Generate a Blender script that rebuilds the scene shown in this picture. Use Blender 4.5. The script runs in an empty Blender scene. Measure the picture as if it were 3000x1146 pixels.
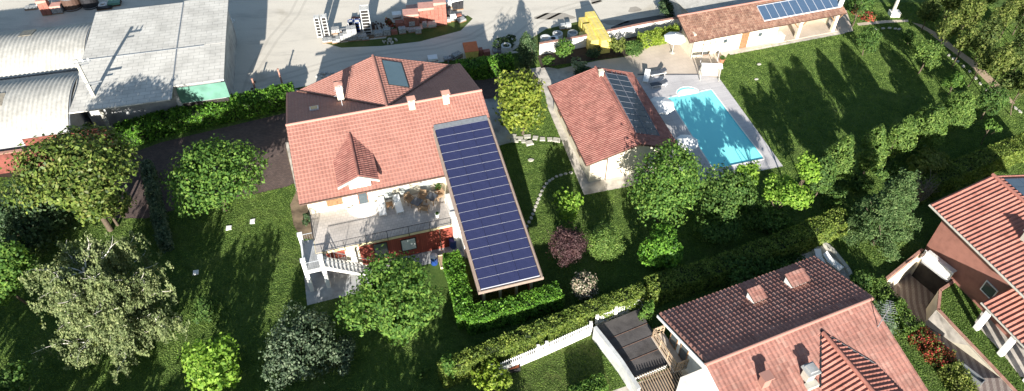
import bpy, math, random
import numpy as np
from mathutils import Vector, Matrix
from mathutils.geometry import tessellate_polygon
R=math.radians; PI=math.pi
random.seed(7)
SC=bpy.context.scene; COL=SC.collection
# ---- survey: the photograph's pinhole, used to measure real positions on planes of known height
F_=2150.;CX=1500.;CY=573.;PT=R(45.5);HC=50.
cp,sp=math.cos(PT),math.sin(PT)
def W(px,py,z=0.):
    u=(px-CX)/F_; v=(py-CY)/F_
    dy=cp-v*sp; dz=-sp-v*cp
    t=(z-HC)/dz
    return Vector((u*t,dy*t,z))
def depth(p): return p.y*cp-(p.z-HC)*sp
# ---------------------------------------------------------------- materials
def new_mat(name):
    m=bpy.data.materials.new(name); m.use_nodes=True
    nt=m.node_tree; b=nt.nodes['Principled BSDF']
    return m,nt,b
def N(nt,t,**k):
    n=nt.nodes.new(t)
    for a,v in k.items(): setattr(n,a,v)
    return n
def ramp(nt,stops):
    r=N(nt,'ShaderNodeValToRGB'); cr=r.color_ramp
    while len(cr.elements)<len(stops): cr.elements.new(.5)
    for e,(p,c) in zip(cr.elements,stops): e.position=p; e.color=(*c,1)
    return r
def noise(nt,vec,scale,detail=4,rough=.6):
    n=N(nt,'ShaderNodeTexNoise'); n.inputs['Scale'].default_value=scale
    n.inputs['Detail'].default_value=detail; n.inputs['Roughness'].default_value=rough
    if vec is not None: nt.links.new(vec,n.inputs['Vector'])
    return n.outputs['Fac']
def mix(nt,fac,a,b,mode='MIX'):
    m=N(nt,'ShaderNodeMix',data_type='RGBA',blend_type=mode)
    for i,v in ((0,fac),(6,a),(7,b)):
        if hasattr(v,'links') or hasattr(v,'is_linked'): nt.links.new(v,m.inputs[i])
        elif i==0: m.inputs[0].default_value=v
        else: m.inputs[i].default_value=(*v,1)
    return m.outputs[2]
def plain(name,c,rough=.7,var=.15,scale=3.,metal=0.,bump=0.,spec=.3,scale2=None):
    """base colour with two scales of wear"""
    m,nt,b=new_mat(name)
    tc=N(nt,'ShaderNodeTexCoord').outputs['Object']
    f=noise(nt,tc,scale,5)
    lo=tuple(x*(1-var*1.6) for x in c); hi=tuple(min(1,x*(1+var)) for x in c)
    r=ramp(nt,[(.3,lo),(.5,c),(.72,hi)]); nt.links.new(f,r.inputs[0])
    out=r.outputs[0]
    if scale2:
        f2=noise(nt,tc,scale2,3); r2=ramp(nt,[(.35,(1-var*1.5,)*3),(.6,(1,1,1))]); nt.links.new(f2,r2.inputs[0])
        out=mix(nt,1.,out,r2.outputs[0],'MULTIPLY')
    nt.links.new(out,b.inputs['Base Color'])
    b.inputs['Roughness'].default_value=rough; b.inputs['Metallic'].default_value=metal
    b.inputs['Specular IOR Level'].default_value=spec
    if bump:
        bp=N(nt,'ShaderNodeBump'); bp.inputs['Strength'].default_value=bump; bp.inputs['Distance'].default_value=.05
        nt.links.new(noise(nt,tc,scale*6,6),bp.inputs['Height']); nt.links.new(bp.outputs[0],b.inputs['Normal'])
    return m
def tiles(name,cols,cw=.3,rh=.4,rough=.75,stain=.35):
    """roof tiles: one colour per tile (uv in metres), lichen stains"""
    m,nt,b=new_mat(name)
    uv=N(nt,'ShaderNodeTexCoord').outputs['UV']
    d=N(nt,'ShaderNodeVectorMath',operation='DIVIDE'); nt.links.new(uv,d.inputs[0]); d.inputs[1].default_value=(cw,rh,1)
    fl=N(nt,'ShaderNodeVectorMath',operation='FLOOR'); nt.links.new(d.outputs[0],fl.inputs[0])
    wn=N(nt,'ShaderNodeTexWhiteNoise',noise_dimensions='2D'); nt.links.new(fl.outputs[0],wn.inputs['Vector'])
    k=len(cols); r=ramp(nt,[(i/(k-1) if k>1 else 0,c) for i,c in enumerate(cols)]); nt.links.new(wn.outputs['Value'],r.inputs[0])
    f=noise(nt,uv,.55,5,.65); r2=ramp(nt,[(.32,(1-stain,)*3),(.55,(1,1,1)),(.8,(1.0,.97,.95))]); nt.links.new(f,r2.inputs[0])
    o=mix(nt,1.,r.outputs[0],r2.outputs[0],'MULTIPLY')
    f=noise(nt,uv,7.,4,.7); r3=ramp(nt,[(.36,(.55,.5,.46)),(.47,(1,1,1))]); nt.links.new(f,r3.inputs[0])
    o=mix(nt,.55,o,mix(nt,1.,o,r3.outputs[0],'MULTIPLY'))
    nt.links.new(o,b.inputs['Base Color']); b.inputs['Roughness'].default_value=rough; b.inputs['Specular IOR Level'].default_value=.25
    return m
def bricks(name,c1,c2,mortar,sx=1.,bw=.5,bh=.25,ms=.02,rough=.85,wear=.25,freq=.5,coord='UV'):
    m,nt,b=new_mat(name)
    uv=N(nt,'ShaderNodeTexCoord').outputs[coord]
    t=N(nt,'ShaderNodeTexBrick'); nt.links.new(uv,t.inputs['Vector'])
    t.inputs['Scale'].default_value=sx; t.inputs['Brick Width'].default_value=bw; t.inputs['Row Height'].default_value=bh
    t.inputs['Mortar Size'].default_value=ms; t.inputs['Color1'].default_value=(*c1,1); t.inputs['Color2'].default_value=(*c2,1); t.inputs['Mortar'].default_value=(*mortar,1)
    f=noise(nt,uv,freq,5); r=ramp(nt,[(.3,(1-wear,)*3),(.6,(1,1,1))]); nt.links.new(f,r.inputs[0])
    o=mix(nt,1.,t.outputs['Color'],r.outputs[0],'MULTIPLY')
    nt.links.new(o,b.inputs['Base Color']); b.inputs['Roughness'].default_value=rough; b.inputs['Specular IOR Level'].default_value=.25
    return m
def foliage(name,cols,trans=.35,gloss=.45):
    """one colour per leaf, some light through the leaf"""
    m,nt,b=new_mat(name)
    g=N(nt,'ShaderNodeNewGeometry')
    k=len(cols); r=ramp(nt,[(i/(k-1),c) for i,c in enumerate(cols)]); nt.links.new(g.outputs['Random Per Island'],r.inputs[0])
    tc=N(nt,'ShaderNodeTexCoord').outputs['Object']
    f=noise(nt,tc,1.1,4,.65); r2=ramp(nt,[(.36,(.50,.56,.5)),(.5,(.95,.95,.95)),(.66,(1.25,1.2,1.1))]); nt.links.new(f,r2.inputs[0])
    o=mix(nt,1.,r.outputs[0],r2.outputs[0],'MULTIPLY'); o=mix(nt,1.,o,(1.25,1.25,1.2),'MULTIPLY')
    nt.links.new(o,b.inputs['Base Color']); b.inputs['Roughness'].default_value=gloss+.15; b.inputs['Specular IOR Level'].default_value=.18
    tr=N(nt,'ShaderNodeBsdfTranslucent'); nt.links.new(mix(nt,1.,o,(1.25,1.3,.55),'MULTIPLY'),tr.inputs['Color'])
    ms=N(nt,'ShaderNodeMixShader'); ms.inputs[0].default_value=trans
    nt.links.new(b.outputs[0],ms.inputs[1]); nt.links.new(tr.outputs[0],ms.inputs[2])
    nt.links.new(ms.outputs[0],nt.nodes['Material Output'].inputs['Surface'])
    return m
def lawn_mat(name,a,bc,c):
    m,nt,b=new_mat(name)
    tc=N(nt,'ShaderNodeTexCoord').outputs['Object']
    f=noise(nt,tc,.35,6,.65); r=ramp(nt,[(.3,a),(.5,bc),(.7,c)]); nt.links.new(f,r.inputs[0])
    f2=noise(nt,tc,5.,5,.75); r2=ramp(nt,[(.3,(.55,.6,.5)),(.5,(.95,.95,.9)),(.7,(1.25,1.2,1.1))]); nt.links.new(f2,r2.inputs[0])
    o=mix(nt,.8,r.outputs[0],mix(nt,1.,r.outputs[0],r2.outputs[0],'MULTIPLY'))
    f3=noise(nt,tc,30.,3,.8); r3=ramp(nt,[(.35,(.6,.62,.55)),(.65,(1.2,1.2,1.1))]); nt.links.new(f3,r3.inputs[0])
    o=mix(nt,.6,o,mix(nt,1.,o,r3.outputs[0],'MULTIPLY'))
    nt.links.new(o,b.inputs['Base Color']); b.inputs['Roughness'].default_value=.9; b.inputs['Specular IOR Level'].default_value=.15
    bp=N(nt,'ShaderNodeBump'); bp.inputs['Strength'].default_value=.7; bp.inputs['Distance'].default_value=.06
    nt.links.new(noise(nt,tc,16.,4,.8),bp.inputs['Height']); nt.links.new(bp.outputs[0],b.inputs['Normal'])
    return m
def gravel_mat(name,c,dark,patch):
    m,nt,b=new_mat(name)
    tc=N(nt,'ShaderNodeTexCoord').outputs['Object']
    mp=N(nt,'ShaderNodeMapping'); mp.inputs['Scale'].default_value=(.25,1,1); mp.inputs['Rotation'].default_value=(0,0,R(-12)); nt.links.new(tc,mp.inputs[0])
    f=noise(nt,mp.outputs[0],.5,6,.7); r=ramp(nt,[(.3,dark),(.48,c),(.75,tuple(min(1,x*1.08) for x in c))]); nt.links.new(f,r.inputs[0])
    f2=noise(nt,tc,.16,5,.6); r2=ramp(nt,[(.28,patch),(.42,(1,1,1))]); nt.links.new(f2,r2.inputs[0])
    o=mix(nt,1.,r.outputs[0],r2.outputs[0],'MULTIPLY')
    f3=noise(nt,tc,9.,4,.8); r3=ramp(nt,[(.3,(.8,.8,.8)),(.6,(1.03,1.03,1.03))]); nt.links.new(f3,r3.inputs[0])
    o=mix(nt,1.,o,r3.outputs[0],'MULTIPLY')
    nt.links.new(o,b.inputs['Base Color']); b.inputs['Roughness'].default_value=.95; b.inputs['Specular IOR Level'].default_value=.1
    bp=N(nt,'ShaderNodeBump'); bp.inputs['Strength'].default_value=.35; bp.inputs['Distance'].default_value=.05
    nt.links.new(f3,bp.inputs['Height']); nt.links.new(bp.outputs[0],b.inputs['Normal'])
    return m
M={}
M['grass']=lawn_mat('lawn_grass',(.040,.075,.016),(.060,.105,.022),(.09,.13,.032))
M['grass_dry']=lawn_mat('rough_grass',(.05,.08,.022),(.085,.12,.035),(.13,.14,.05))
M['gravel']=gravel_mat('yard_gravel',(.60,.56,.485),(.47,.44,.385),(.78,.76,.72))
M['dark_yard_ground']=gravel_mat('dark_yard_ground',(.13,.125,.12),(.08,.08,.08),(.8,.8,.8))
M['earth']=plain('bare_earth',(.20,.15,.10),.95,.3,1.2,bump=.4,scale2=.3)
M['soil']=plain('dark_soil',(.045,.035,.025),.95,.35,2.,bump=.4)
M['cobble']=bricks('porphyry_cobbles',(.16,.115,.10),(.10,.075,.07),(.06,.048,.045),1.,.22,.12,.012,coord='Object')
M['concrete']=plain('pale_concrete',(.54,.50,.44),.9,.18,1.4,bump=.2,scale2=.35)
M['concrete_blue']=plain('grey_concrete',(.42,.43,.43),.9,.2,1.1,bump=.2,scale2=.3)
M['patio']=bricks('tan_patio',(.60,.51,.42),(.56,.475,.39),(.48,.41,.34),1.,.6,.6,.012,wear=.22,freq=.25)
M['deck']=bricks('grey_deck_boards',(.60,.575,.57),(.53,.51,.51),(.34,.33,.33),1.,2.6,.16,.012,wear=.15,freq=.4)
M['terrace']=bricks('terrace_tiles',(.60,.55,.50),(.52,.48,.44),(.40,.37,.34),1.,.32,.32,.014,wear=.3,freq=.4)
M['ramp']=None
def ramp_mat():
    m,nt,b=new_mat('striped_ramp_paving')
    tc=N(nt,'ShaderNodeTexCoord').outputs['Object']
    mp=N(nt,'ShaderNodeMapping'); mp.inputs['Rotation'].default_value=(0,0,R(17)); nt.links.new(tc,mp.inputs[0])
    w=N(nt,'ShaderNodeTexWave',wave_type='BANDS',bands_direction='X'); w.inputs['Scale'].default_value=.62; w.inputs['Distortion'].default_value=.6; w.inputs['Detail'].default_value=2
    nt.links.new(mp.outputs[0],w.inputs['Vector'])
    r=ramp(nt,[(.3,(.20,.155,.14)),(.7,(.33,.28,.25))]); nt.links.new(w.outputs['Fac'],r.inputs[0])
    t=N(nt,'ShaderNodeTexBrick'); nt.links.new(tc,t.inputs['Vector']); t.inputs['Scale'].default_value=1; t.inputs['Brick Width'].default_value=.24; t.inputs['Row Height'].default_value=.12; t.inputs['Mortar Size'].default_value=.014
    t.inputs['Color1'].default_value=(1,1,1,1); t.inputs['Color2'].default_value=(.85,.83,.82,1); t.inputs['Mortar'].default_value=(.55,.53,.5,1)
    nt.links.new(mix(nt,1.,r.outputs[0],t.outputs['Color'],'MULTIPLY'),b.inputs['Base Color']); b.inputs['Roughness'].default_value=.9
    return m
M['ramp']=ramp_mat()
M['tile_main']=tiles('salmon_roof_tiles',[(.38,.175,.135),(.41,.195,.15),(.40,.187,.143),(.45,.235,.185),(.395,.183,.14),(.365,.165,.125)],.3,.4,stain=.18)
M['tile_pool']=tiles('red_roof_tiles',[(.325,.14,.112),(.38,.175,.142),(.28,.112,.092),(.355,.158,.127)],.24,.36)
M['tile_long']=tiles('brown_roof_tiles',[(.30,.17,.12),(.23,.125,.09),(.37,.235,.17),(.20,.10,.075)],.22,.34)
M['tile_B']=tiles('clay_roof_tiles',[(.34,.168,.135),(.375,.192,.155),(.32,.152,.122),(.41,.228,.185)],.32,.4)
M['tile_C']=tiles('rust_roof_tiles',[(.34,.14,.105),(.41,.18,.14),(.37,.155,.12)],.27,.4)
M['fascia']=plain('brown_fascia',(.10,.06,.045),.6,.2,4)
M['cream']=plain('cream_render',(.72,.66,.52),.9,.08,1.5,bump=.1,scale2=.4)
M['white_wall']=plain('white_render',(.80,.78,.73),.9,.07,1.5,bump=.1,scale2=.35)
M['yellow_wall']=plain('pale_yellow_render',(.70,.60,.36),.9,.1,1.5,scale2=.5)
M['redwall']=bricks('red_cladding',(.30,.075,.05),(.25,.06,.042),(.16,.045,.035),1.,.16,4.,.012,wear=.2)
M['terracotta']=plain('terracotta_render',(.37,.17,.13),.9,.1,1.5,bump=.1,scale2=.4)
M['pv']=bricks('solar_cells',(.022,.027,.075),(.026,.031,.083),(.042,.047,.10),1.,.156,.156,.006,rough=.35,wear=.1,freq=1.)
M['pv'].node_tree.nodes['Principled BSDF'].inputs['Coat Weight'].default_value=.5
M['pv'].node_tree.nodes['Principled BSDF'].inputs['Coat Roughness'].default_value=.12
M['pv_dark']=bricks('dark_solar_glass',(.014,.024,.045),(.018,.03,.052),(.04,.05,.07),1.,.2,.2,.006,rough=.3,wear=.1,freq=1.)
M['pv_dark'].node_tree.nodes['Principled BSDF'].inputs['Coat Weight'].default_value=.15
M['thermal']=plain('blue_grey_collector',(.10,.155,.18),.25,.06,.8,spec=.6)
M['alu']=plain('light_aluminium',(.62,.63,.66),.45,.08,4,metal=.3)
M['alu2']=plain('grey_steel',(.32,.34,.36),.45,.12,4,metal=.6)
M['dark_metal']=plain('dark_metal',(.045,.045,.05),.5,.2,5,metal=.5)
M['white']=plain('white_paint',(.82,.82,.80),.55,.05,3)
M['whitef']=plain('white_fabric',(.80,.80,.78),.9,.06,2)
M['glass']=plain('window_glass',(.06,.08,.09),.12,.1,1,spec=.7)
M['shutter']=plain('pale_shutter',(.52,.55,.52),.6,.08,6)
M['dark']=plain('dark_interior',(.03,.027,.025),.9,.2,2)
M['wood']=plain('brown_wood',(.25,.14,.07),.75,.25,6)
M['beigewood']=plain('beige_timber',(.42,.31,.21),.75,.15,5)
M['bark']=plain('tree_bark',(.11,.085,.06),.95,.3,6,bump=.5)
M['birch_bark']=plain('white_birch_bark',(.74,.70,.62),.85,.15,6)
M['greybark']=plain('grey_twigs',(.20,.17,.14),.95,.25,6)
M['vault']=plain('weathered_corrugated_sheet',(.45,.44,.40),.8,.12,.7,bump=.1,scale2=3.)
M['sheet']=None
M['brickload']=bricks('red_brick_load',(.42,.17,.125),(.35,.13,.095),(.22,.10,.08),1.,.25,.2,.02)
M['blockload']=bricks('grey_block_load',(.46,.47,.46),(.38,.39,.39),(.18,.18,.18),1.,.4,.2,.025)
M['yellowload']=plain('yellow_wrapping',(.74,.60,.16),.5,.1,2.,scale2=1.)
M['orange']=plain('orange_plastic',(.62,.17,.06),.5,.1,3)
M['blueplastic']=plain('blue_plastic',(.015,.05,.20),.35,.1,3,spec=.5)
M['greencanopy']=plain('green_sheet',(.12,.26,.20),.5,.15,.8,scale2=.5)
M['stone']=plain('pale_stone',(.47,.45,.39),.9,.12,3,bump=.2)
M['terrapot']=plain('terracotta_pot',(.42,.16,.09),.8,.12,5)
M['pinkstone']=plain('pink_coping',(.40,.22,.17),.9,.15,4,scale2=1.)
M['slate']=plain('dark_slate',(.08,.09,.11),.5,.15,4)
M['hutroof']=plain('bitumen_roof_felt',(.105,.096,.094),.95,.2,1.2,bump=.2,scale2=.35)
M['rattan']=plain('brown_rattan',(.30,.20,.12),.8,.2,8)
M['water']=None
M['liner']=plain('turquoise_liner',(.12,.62,.74),.6,.03,1)
def water_mat():
    m,nt,b=new_mat('pool_water')
    tc=N(nt,'ShaderNodeTexCoord').outputs['Object']
    tr=N(nt,'ShaderNodeBsdfTransparent'); tr.inputs[0].default_value=(.70,.95,.98,1)
    gl=N(nt,'ShaderNodeBsdfGlossy'); gl.inputs['Roughness'].default_value=.06
    fr=N(nt,'ShaderNodeFresnel'); fr.inputs['IOR'].default_value=1.33
    bp=N(nt,'ShaderNodeBump'); bp.inputs['Strength'].default_value=.25; bp.inputs['Distance'].default_value=.05
    nt.links.new(noise(nt,tc,1.6,3),bp.inputs['Height'])
    nt.links.new(bp.outputs[0],gl.inputs['Normal']); nt.links.new(bp.outputs[0],fr.inputs['Normal'])
    df=N(nt,'ShaderNodeBsdfDiffuse'); df.inputs[0].default_value=(.30,.97,.99,1); m2=N(nt,'ShaderNodeMixShader'); m2.inputs[0].default_value=.88; nt.links.new(tr.outputs[0],m2.inputs[1]); nt.links.new(df.outputs[0],m2.inputs[2]); ms=N(nt,'ShaderNodeMixShader'); nt.links.new(fr.outputs[0],ms.inputs[0]); nt.links.new(m2.outputs[0],ms.inputs[1]); nt.links.new(gl.outputs[0],ms.inputs[2])
    nt.links.new(ms.outputs[0],nt.nodes['Material Output'].inputs['Surface'])
    return m
M['water']=water_mat()
M['sheet']=bricks('pale_fibre_cement',(.60,.585,.54),(.55,.535,.49),(.40,.39,.36),1.,1.1,.55,.03,wear=.30,freq=.35)
# leaf palettes (albedo)
M['l_fine']=foliage('fresh_green_leaves',[(.035,.085,.018),(.065,.14,.028),(.10,.185,.035),(.15,.23,.05)])
M['l_mid']=foliage('mid_green_leaves',[(.028,.065,.018),(.05,.105,.026),(.08,.145,.035),(.11,.17,.045)])
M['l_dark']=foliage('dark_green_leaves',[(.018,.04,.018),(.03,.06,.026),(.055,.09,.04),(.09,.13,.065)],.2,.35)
M['l_magnolia']=foliage('olive_magnolia_leaves',[(.03,.058,.014),(.065,.105,.022),(.105,.15,.032),(.15,.195,.045),(.14,.145,.05)],.25,.3)
M['l_magnolia2']=foliage('yellow_magnolia_leaves',[(.055,.095,.014),(.12,.16,.024),(.18,.22,.035),(.25,.28,.06)],.3,.3)
M['l_lime']=foliage('lime_maple_leaves',[(.07,.15,.02),(.13,.24,.03),(.19,.31,.045),(.25,.36,.07)],.4,.4)
M['l_birch']=foliage('pale_birch_leaves',[(.075,.105,.042),(.12,.155,.068),(.165,.20,.092),(.205,.23,.12)],.25,.5)
M['l_plum']=foliage('purple_plum_leaves',[(.03,.015,.02),(.05,.025,.03),(.08,.042,.048),(.12,.075,.075)],.25,.4)
M['l_hedge']=foliage('laurel_hedge_leaves',[(.03,.09,.012),(.06,.15,.02),(.10,.22,.028),(.15,.28,.04)],.3,.3)
M['l_hedge2']=foliage('olive_hedge_leaves',[(.06,.10,.02),(.10,.15,.03),(.15,.20,.04),(.20,.24,.06)],.3,.4)
M['l_cedar']=foliage('cedar_needles',[(.03,.065,.022),(.05,.095,.03),(.085,.135,.05),(.12,.17,.07)],.2,.5)
M['l_bamboo']=foliage('bamboo_leaves',[(.05,.08,.02),(.09,.125,.03),(.14,.175,.045),(.20,.22,.07)],.35,.45)
M['l_ivy']=foliage('grey_green_ivy',[(.04,.075,.045),(.07,.115,.07),(.11,.155,.10),(.17,.20,.13)],.2,.4)
M['l_yellowgreen']=foliage('yellow_green_leaves',[(.11,.17,.02),(.18,.26,.03),(.25,.33,.05),(.31,.37,.09)],.4,.4)
M['l_red']=foliage('red_flowering_leaves',[(.05,.09,.02),(.08,.12,.03),(.26,.04,.03),(.34,.07,.06)],.25,.4)
M['l_flower']=foliage('pale_flower_heads',[(.03,.05,.025),(.05,.07,.035),(.28,.22,.18),(.42,.36,.30)],.15,.5)
# ---------------------------------------------------------------- mesh builder
class MB:
    def __init__(s): s.v=[];s.f=[];s.m=[];s.uv=[]
    def face(s,pts,mi=0,uv=None):
        b=len(s.v); s.v+= [tuple(p) for p in pts]; s.f.append(tuple(range(b,b+len(pts)))); s.m.append(mi)
        s.uv.append(uv)
    def hexa(s,P,mi=0,fuv=None):
        # P: 8 points, bottom 0-3 ccw, top 4-7
        b=len(s.v); s.v+=[tuple(p) for p in P]
        for q in ((3,2,1,0),(4,5,6,7),(0,1,5,4),(1,2,6,5),(2,3,7,6),(3,0,4,7)):
            s.f.append(tuple(b+i for i in q)); s.m.append(mi); s.uv.append(None)
    def box(s,x0,x1,y0,y1,z0,z1,mi=0):
        s.hexa([(x0,y0,z0),(x1,y0,z0),(x1,y1,z0),(x0,y1,z0),(x0,y0,z1),(x1,y0,z1),(x1,y1,z1),(x0,y1,z1)],mi)
    def prism(s,poly,z0,z1,mi=0):
        """poly ccw list of xy; z0,z1 numbers or lists"""
        n=len(poly); Z0=z0 if isinstance(z0,(list,tuple)) else [z0]*n; Z1=z1 if isinstance(z1,(list,tuple)) else [z1]*n
        b=len(s.v); s.v+=[(p[0],p[1],z) for p,z in zip(poly,Z0)]+[(p[0],p[1],z) for p,z in zip(poly,Z1)]
        s.f.append(tuple(b+i for i in reversed(range(n)))); s.f.append(tuple(b+n+i for i in range(n)))
        s.m+=[mi,mi]; s.uv+=[None,None]
        for i in range(n):
            j=(i+1)%n; s.f.append((b+i,b+j,b+n+j,b+n+i)); s.m.append(mi); s.uv.append(None)
    def slab(s,pts,t,mi=0):
        """planar 3-D quad given as top, thickened downwards"""
        s.hexa([(p[0],p[1],p[2]-t) for p in pts]+[tuple(p) for p in pts],mi)
    def tube(s,a,b_,r0,r1=None,n=8,mi=0,caps=True):
        r1=r0 if r1 is None else r1
        a=Vector(a);b_=Vector(b_);d=(b_-a)
        if d.length<1e-6: return
        d.normalize(); u=d.orthogonal().normalized(); w=d.cross(u)
        b=len(s.v)
        for c,r in ((a,r0),(b_,r1)):
            for i in range(n):
                t=2*PI*i/n; s.v.append(tuple(c+u*math.cos(t)*r+w*math.sin(t)*r))
        for i in range(n):
            j=(i+1)%n; s.f.append((b+i,b+j,b+n+j,b+n+i)); s.m.append(mi); s.uv.append(None)
        if caps:
            s.f.append(tuple(b+i for i in reversed(range(n)))); s.f.append(tuple(b+n+i for i in range(n))); s.m+=[mi,mi]; s.uv+=[None,None]
    def lathe(s,prof,n=16,c=(0,0),mi=0):
        b=len(s.v)
        for r,z in prof:
            for i in range(n):
                t=2*PI*i/n; s.v.append((c[0]+r*math.cos(t),c[1]+r*math.sin(t),z))
        for k in range(len(prof)-1):
            for i in range(n):
                j=(i+1)%n; s.f.append((b+k*n+i,b+k*n+j,b+(k+1)*n+j,b+(k+1)*n+i)); s.m.append(mi); s.uv.append(None)
        s.f.append(tuple(b+i for i in reversed(range(n)))); s.f.append(tuple(b+(len(prof)-1)*n+i for i in range(n))); s.m+=[mi,mi]; s.uv+=[None,None]
    def build(s,name,mats,parent=None,smooth=False,autouv=False):
        me=bpy.data.meshes.new(name); me.from_pydata(s.v,[],s.f)
        mats=mats if isinstance(mats,(list,tuple)) else [mats]
        for m in mats: me.materials.append(m)
        me.polygons.foreach_set('material_index',s.m)
        if autouv or any(u is not None for u in s.uv):
            ul=me.uv_layers.new(name='UVMap'); 
            for p,u in zip(me.polygons,s.uv):
                if u is not None:
                    for k,li in enumerate(p.loop_indices): ul.data[li].uv=u[k]
                else:
                    n=p.normal
                    for li in p.loop_indices:
                        c=me.vertices[me.loops[li].vertex_index].co
                        if abs(n.z)>.7: q=(c.x,c.y)
                        elif abs(n.x)>abs(n.y): q=(c.y,c.z)
                        else: q=(c.x,c.z)
                        ul.data[li].uv=q
        if smooth: me.polygons.foreach_set('use_smooth',[True]*len(me.polygons))
        me.update()
        o=bpy.data.objects.new(name,me); COL.objects.link(o)
        if parent is not None: o.parent=parent
        return o
def tag(o,label=None,cat=None,group=None,kind=None):
    if label: o['label']=label
    if cat: o['category']=cat
    if group: o['group']=group
    if kind: o['kind']=kind
    return o
def thing(name,label,cat,loc=(0,0,0),rz=0.,group=None):
    o=bpy.data.objects.new(name,None); COL.objects.link(o); o.empty_display_size=.3
    o.location=loc; o.rotation_euler=(0,0,rz)
    return tag(o,label,cat,group)
def copy_tree(o,loc,rz,label=None,scale=None):
    def rec(s,par):
        c=s.copy(); COL.objects.link(c); c.parent=par
        for ch in kids.get(s.name,[]): rec(ch,c)
        return c
    kids={}
    for x in list(SC.objects):
        if x.parent: kids.setdefault(x.parent.name,[]).append(x)
    r=rec(o,None); r.location=loc; r.rotation_euler=(0,0,rz)
    if label: r['label']=label
    if scale: r.scale=scale
    return r
def sheet(name,pts,mat,level,holes=(),ang=0.,kind='structure',px=True):
    """flat ground covering; pts in photo-survey pixels (px) or world xy"""
    z=.004*level
    P=[W(*p) for p in pts] if px else [Vector((*p[:2],0)) for p in pts]
    H=[[Vector((*q[:2],0)) for q in h] for h in holes]
    loops=[[Vector((p.x,p.y,0)) for p in P]]+H
    tri=tessellate_polygon(loops); allv=[v for l in loops for v in l]
    me=bpy.data.meshes.new(name)
    faces=[]
    for t in tri:
        a,b,c=[allv[i] for i in t]
        faces.append(t if (b-a).cross(c-a).z>0 else (t[0],t[2],t[1]))
    me.from_pydata([(v.x,v.y,z) for v in allv],[],faces); me.materials.append(mat)
    ul=me.uv_layers.new(name='UVMap'); ca,sa=math.cos(R(ang)),math.sin(R(ang))
    for l in me.loops:
        c=me.vertices[l.vertex_index].co; ul.data[l.index].uv=(c.x*ca+c.y*sa,-c.x*sa+c.y*ca)
    o=bpy.data.objects.new(name,me); COL.objects.link(o)
    if kind: o['kind']=kind
    return o
class Fr:
    """local frame: origin xy, angle"""
    def __init__(s,ox,oy,deg): s.o=(ox,oy); s.a=R(deg); s.c,s.s=math.cos(s.a),math.sin(s.a)
    def w(s,a,b): return (s.o[0]+a*s.c-b*s.s, s.o[1]+a*s.s+b*s.c)
    def l(s,px,py,z=0.):
        q=W(px,py,z); x,y=q.x-s.o[0],q.y-s.o[1]
        return (x*s.c+y*s.s,-x*s.s+y*s.c)
# ---------------------------------------------------------------- roofs
def tile_plane(mb,O,U,V,lu,lv,cw=.3,rh=.4,amp=.045,step=.03,slab=.16,mi=0,mf=1,ns=4):
    O=Vector(O);U=Vector(U).normalized();V=Vector(V).normalized();Nn=U.cross(V).normalized()
    nc=max(2,int(round(lu/cw))); nr=max(1,int(round(lv/rh)))
    cw=lu/nc; rh=lv/nr
    us=[];hs=[]
    for i in range(nc*ns+1):
        us.append(i*cw/ns); hs.append(amp*.5*(1-math.cos(2*PI*i/ns)))
    rows=[]
    for r in range(nr):
        rows.append((r*rh,step)); rows.append(((r+1)*rh-.004,0.))
    b=len(mb.v)
    for (vv,st) in rows:
        for u,h in zip(us,hs): mb.v.append(tuple(O+U*u+V*vv+Nn*(h+st+.02)))
    w=len(us)
    for k in range(len(rows)-1):
        v0=min(rows[k][0],rows[k+1][0]-.01) ; v1=rows[k+1][0]
        rr=k//2
        va=rr*rh+.01*rh if k%2==0 else rr*rh+.9*rh; vb=rr*rh+.95*rh
        for i in range(w-1):
            mb.f.append((b+k*w+i,b+k*w+i+1,b+(k+1)*w+i+1,b+(k+1)*w+i)); mb.m.append(mi)
            c=i//ns
            u0=(c+.02+.96*(i%ns)/ns)*cw; u1=(c+.02+.96*(i%ns+1)/ns)*cw
            mb.uv.append(((u0,va),(u1,va),(u1,vb),(u0,vb)))
    P=[O,O+U*lu,O+U*lu+V*lv,O+V*lv]
    bt=[p-Nn*slab for p in P]; tp=[p+Nn*.012 for p in P]
    if slab>0: mb.hexa(bt+tp,mf)
def roof_quad(mb,A,B,C,**k):
    """A eave left, B eave right, C ridge left (3-D)"""
    A=Vector(A);B=Vector(B);C=Vector(C)
    tile_plane(mb,A,B-A,C-A,(B-A).length,(C-A).length,**k)
def window(parent,x,y,z,w,h,face='-y',frame=None,pane=None,name='window',t=.06):
    """x,y,z centre on the wall face, outward along face"""
    fm=MB(); pm=MB(); fr=.07
    def bx(mb,u0,u1,z0,z1,d0,d1):
        s={'-y':(x+u0,x+u1,y-d1,y-d0),'+y':(x+u0,x+u1,y+d0,y+d1),'-x':(x-d1,x-d0,y+u0,y+u1),'+x':(x+d0,x+d1,y+u0,y+u1)}[face]
        mb.box(*s,z0,z1)
    for u0,u1,z0,z1 in ((-w/2,w/2,z-h/2,z-h/2+fr),(-w/2,w/2,z+h/2-fr,z+h/2),(-w/2,-w/2+fr,z-h/2+fr,z+h/2-fr),(w/2-fr,w/2,z-h/2+fr,z+h/2-fr)):
        bx(fm,u0,u1,z0,z1,.002,t)
    f=fm.build(name,frame or M['white'],parent)
    bx(pm,-w/2+fr,w/2-fr,z-h/2+fr,z+h/2-fr,.002,t*.5)
    pm.build('pane',pane or M['glass'],f)
    return f
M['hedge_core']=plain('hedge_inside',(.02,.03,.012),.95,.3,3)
M['l_dark2']=foliage('grey_green_leaves',[(.03,.05,.03),(.05,.08,.045),(.09,.125,.075),(.15,.19,.13)],.2,.4)
M['l_dark3']=foliage('dark_bamboo_leaves',[(.025,.045,.015),(.05,.08,.022),(.09,.125,.035),(.13,.16,.05)],.3,.45)
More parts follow.
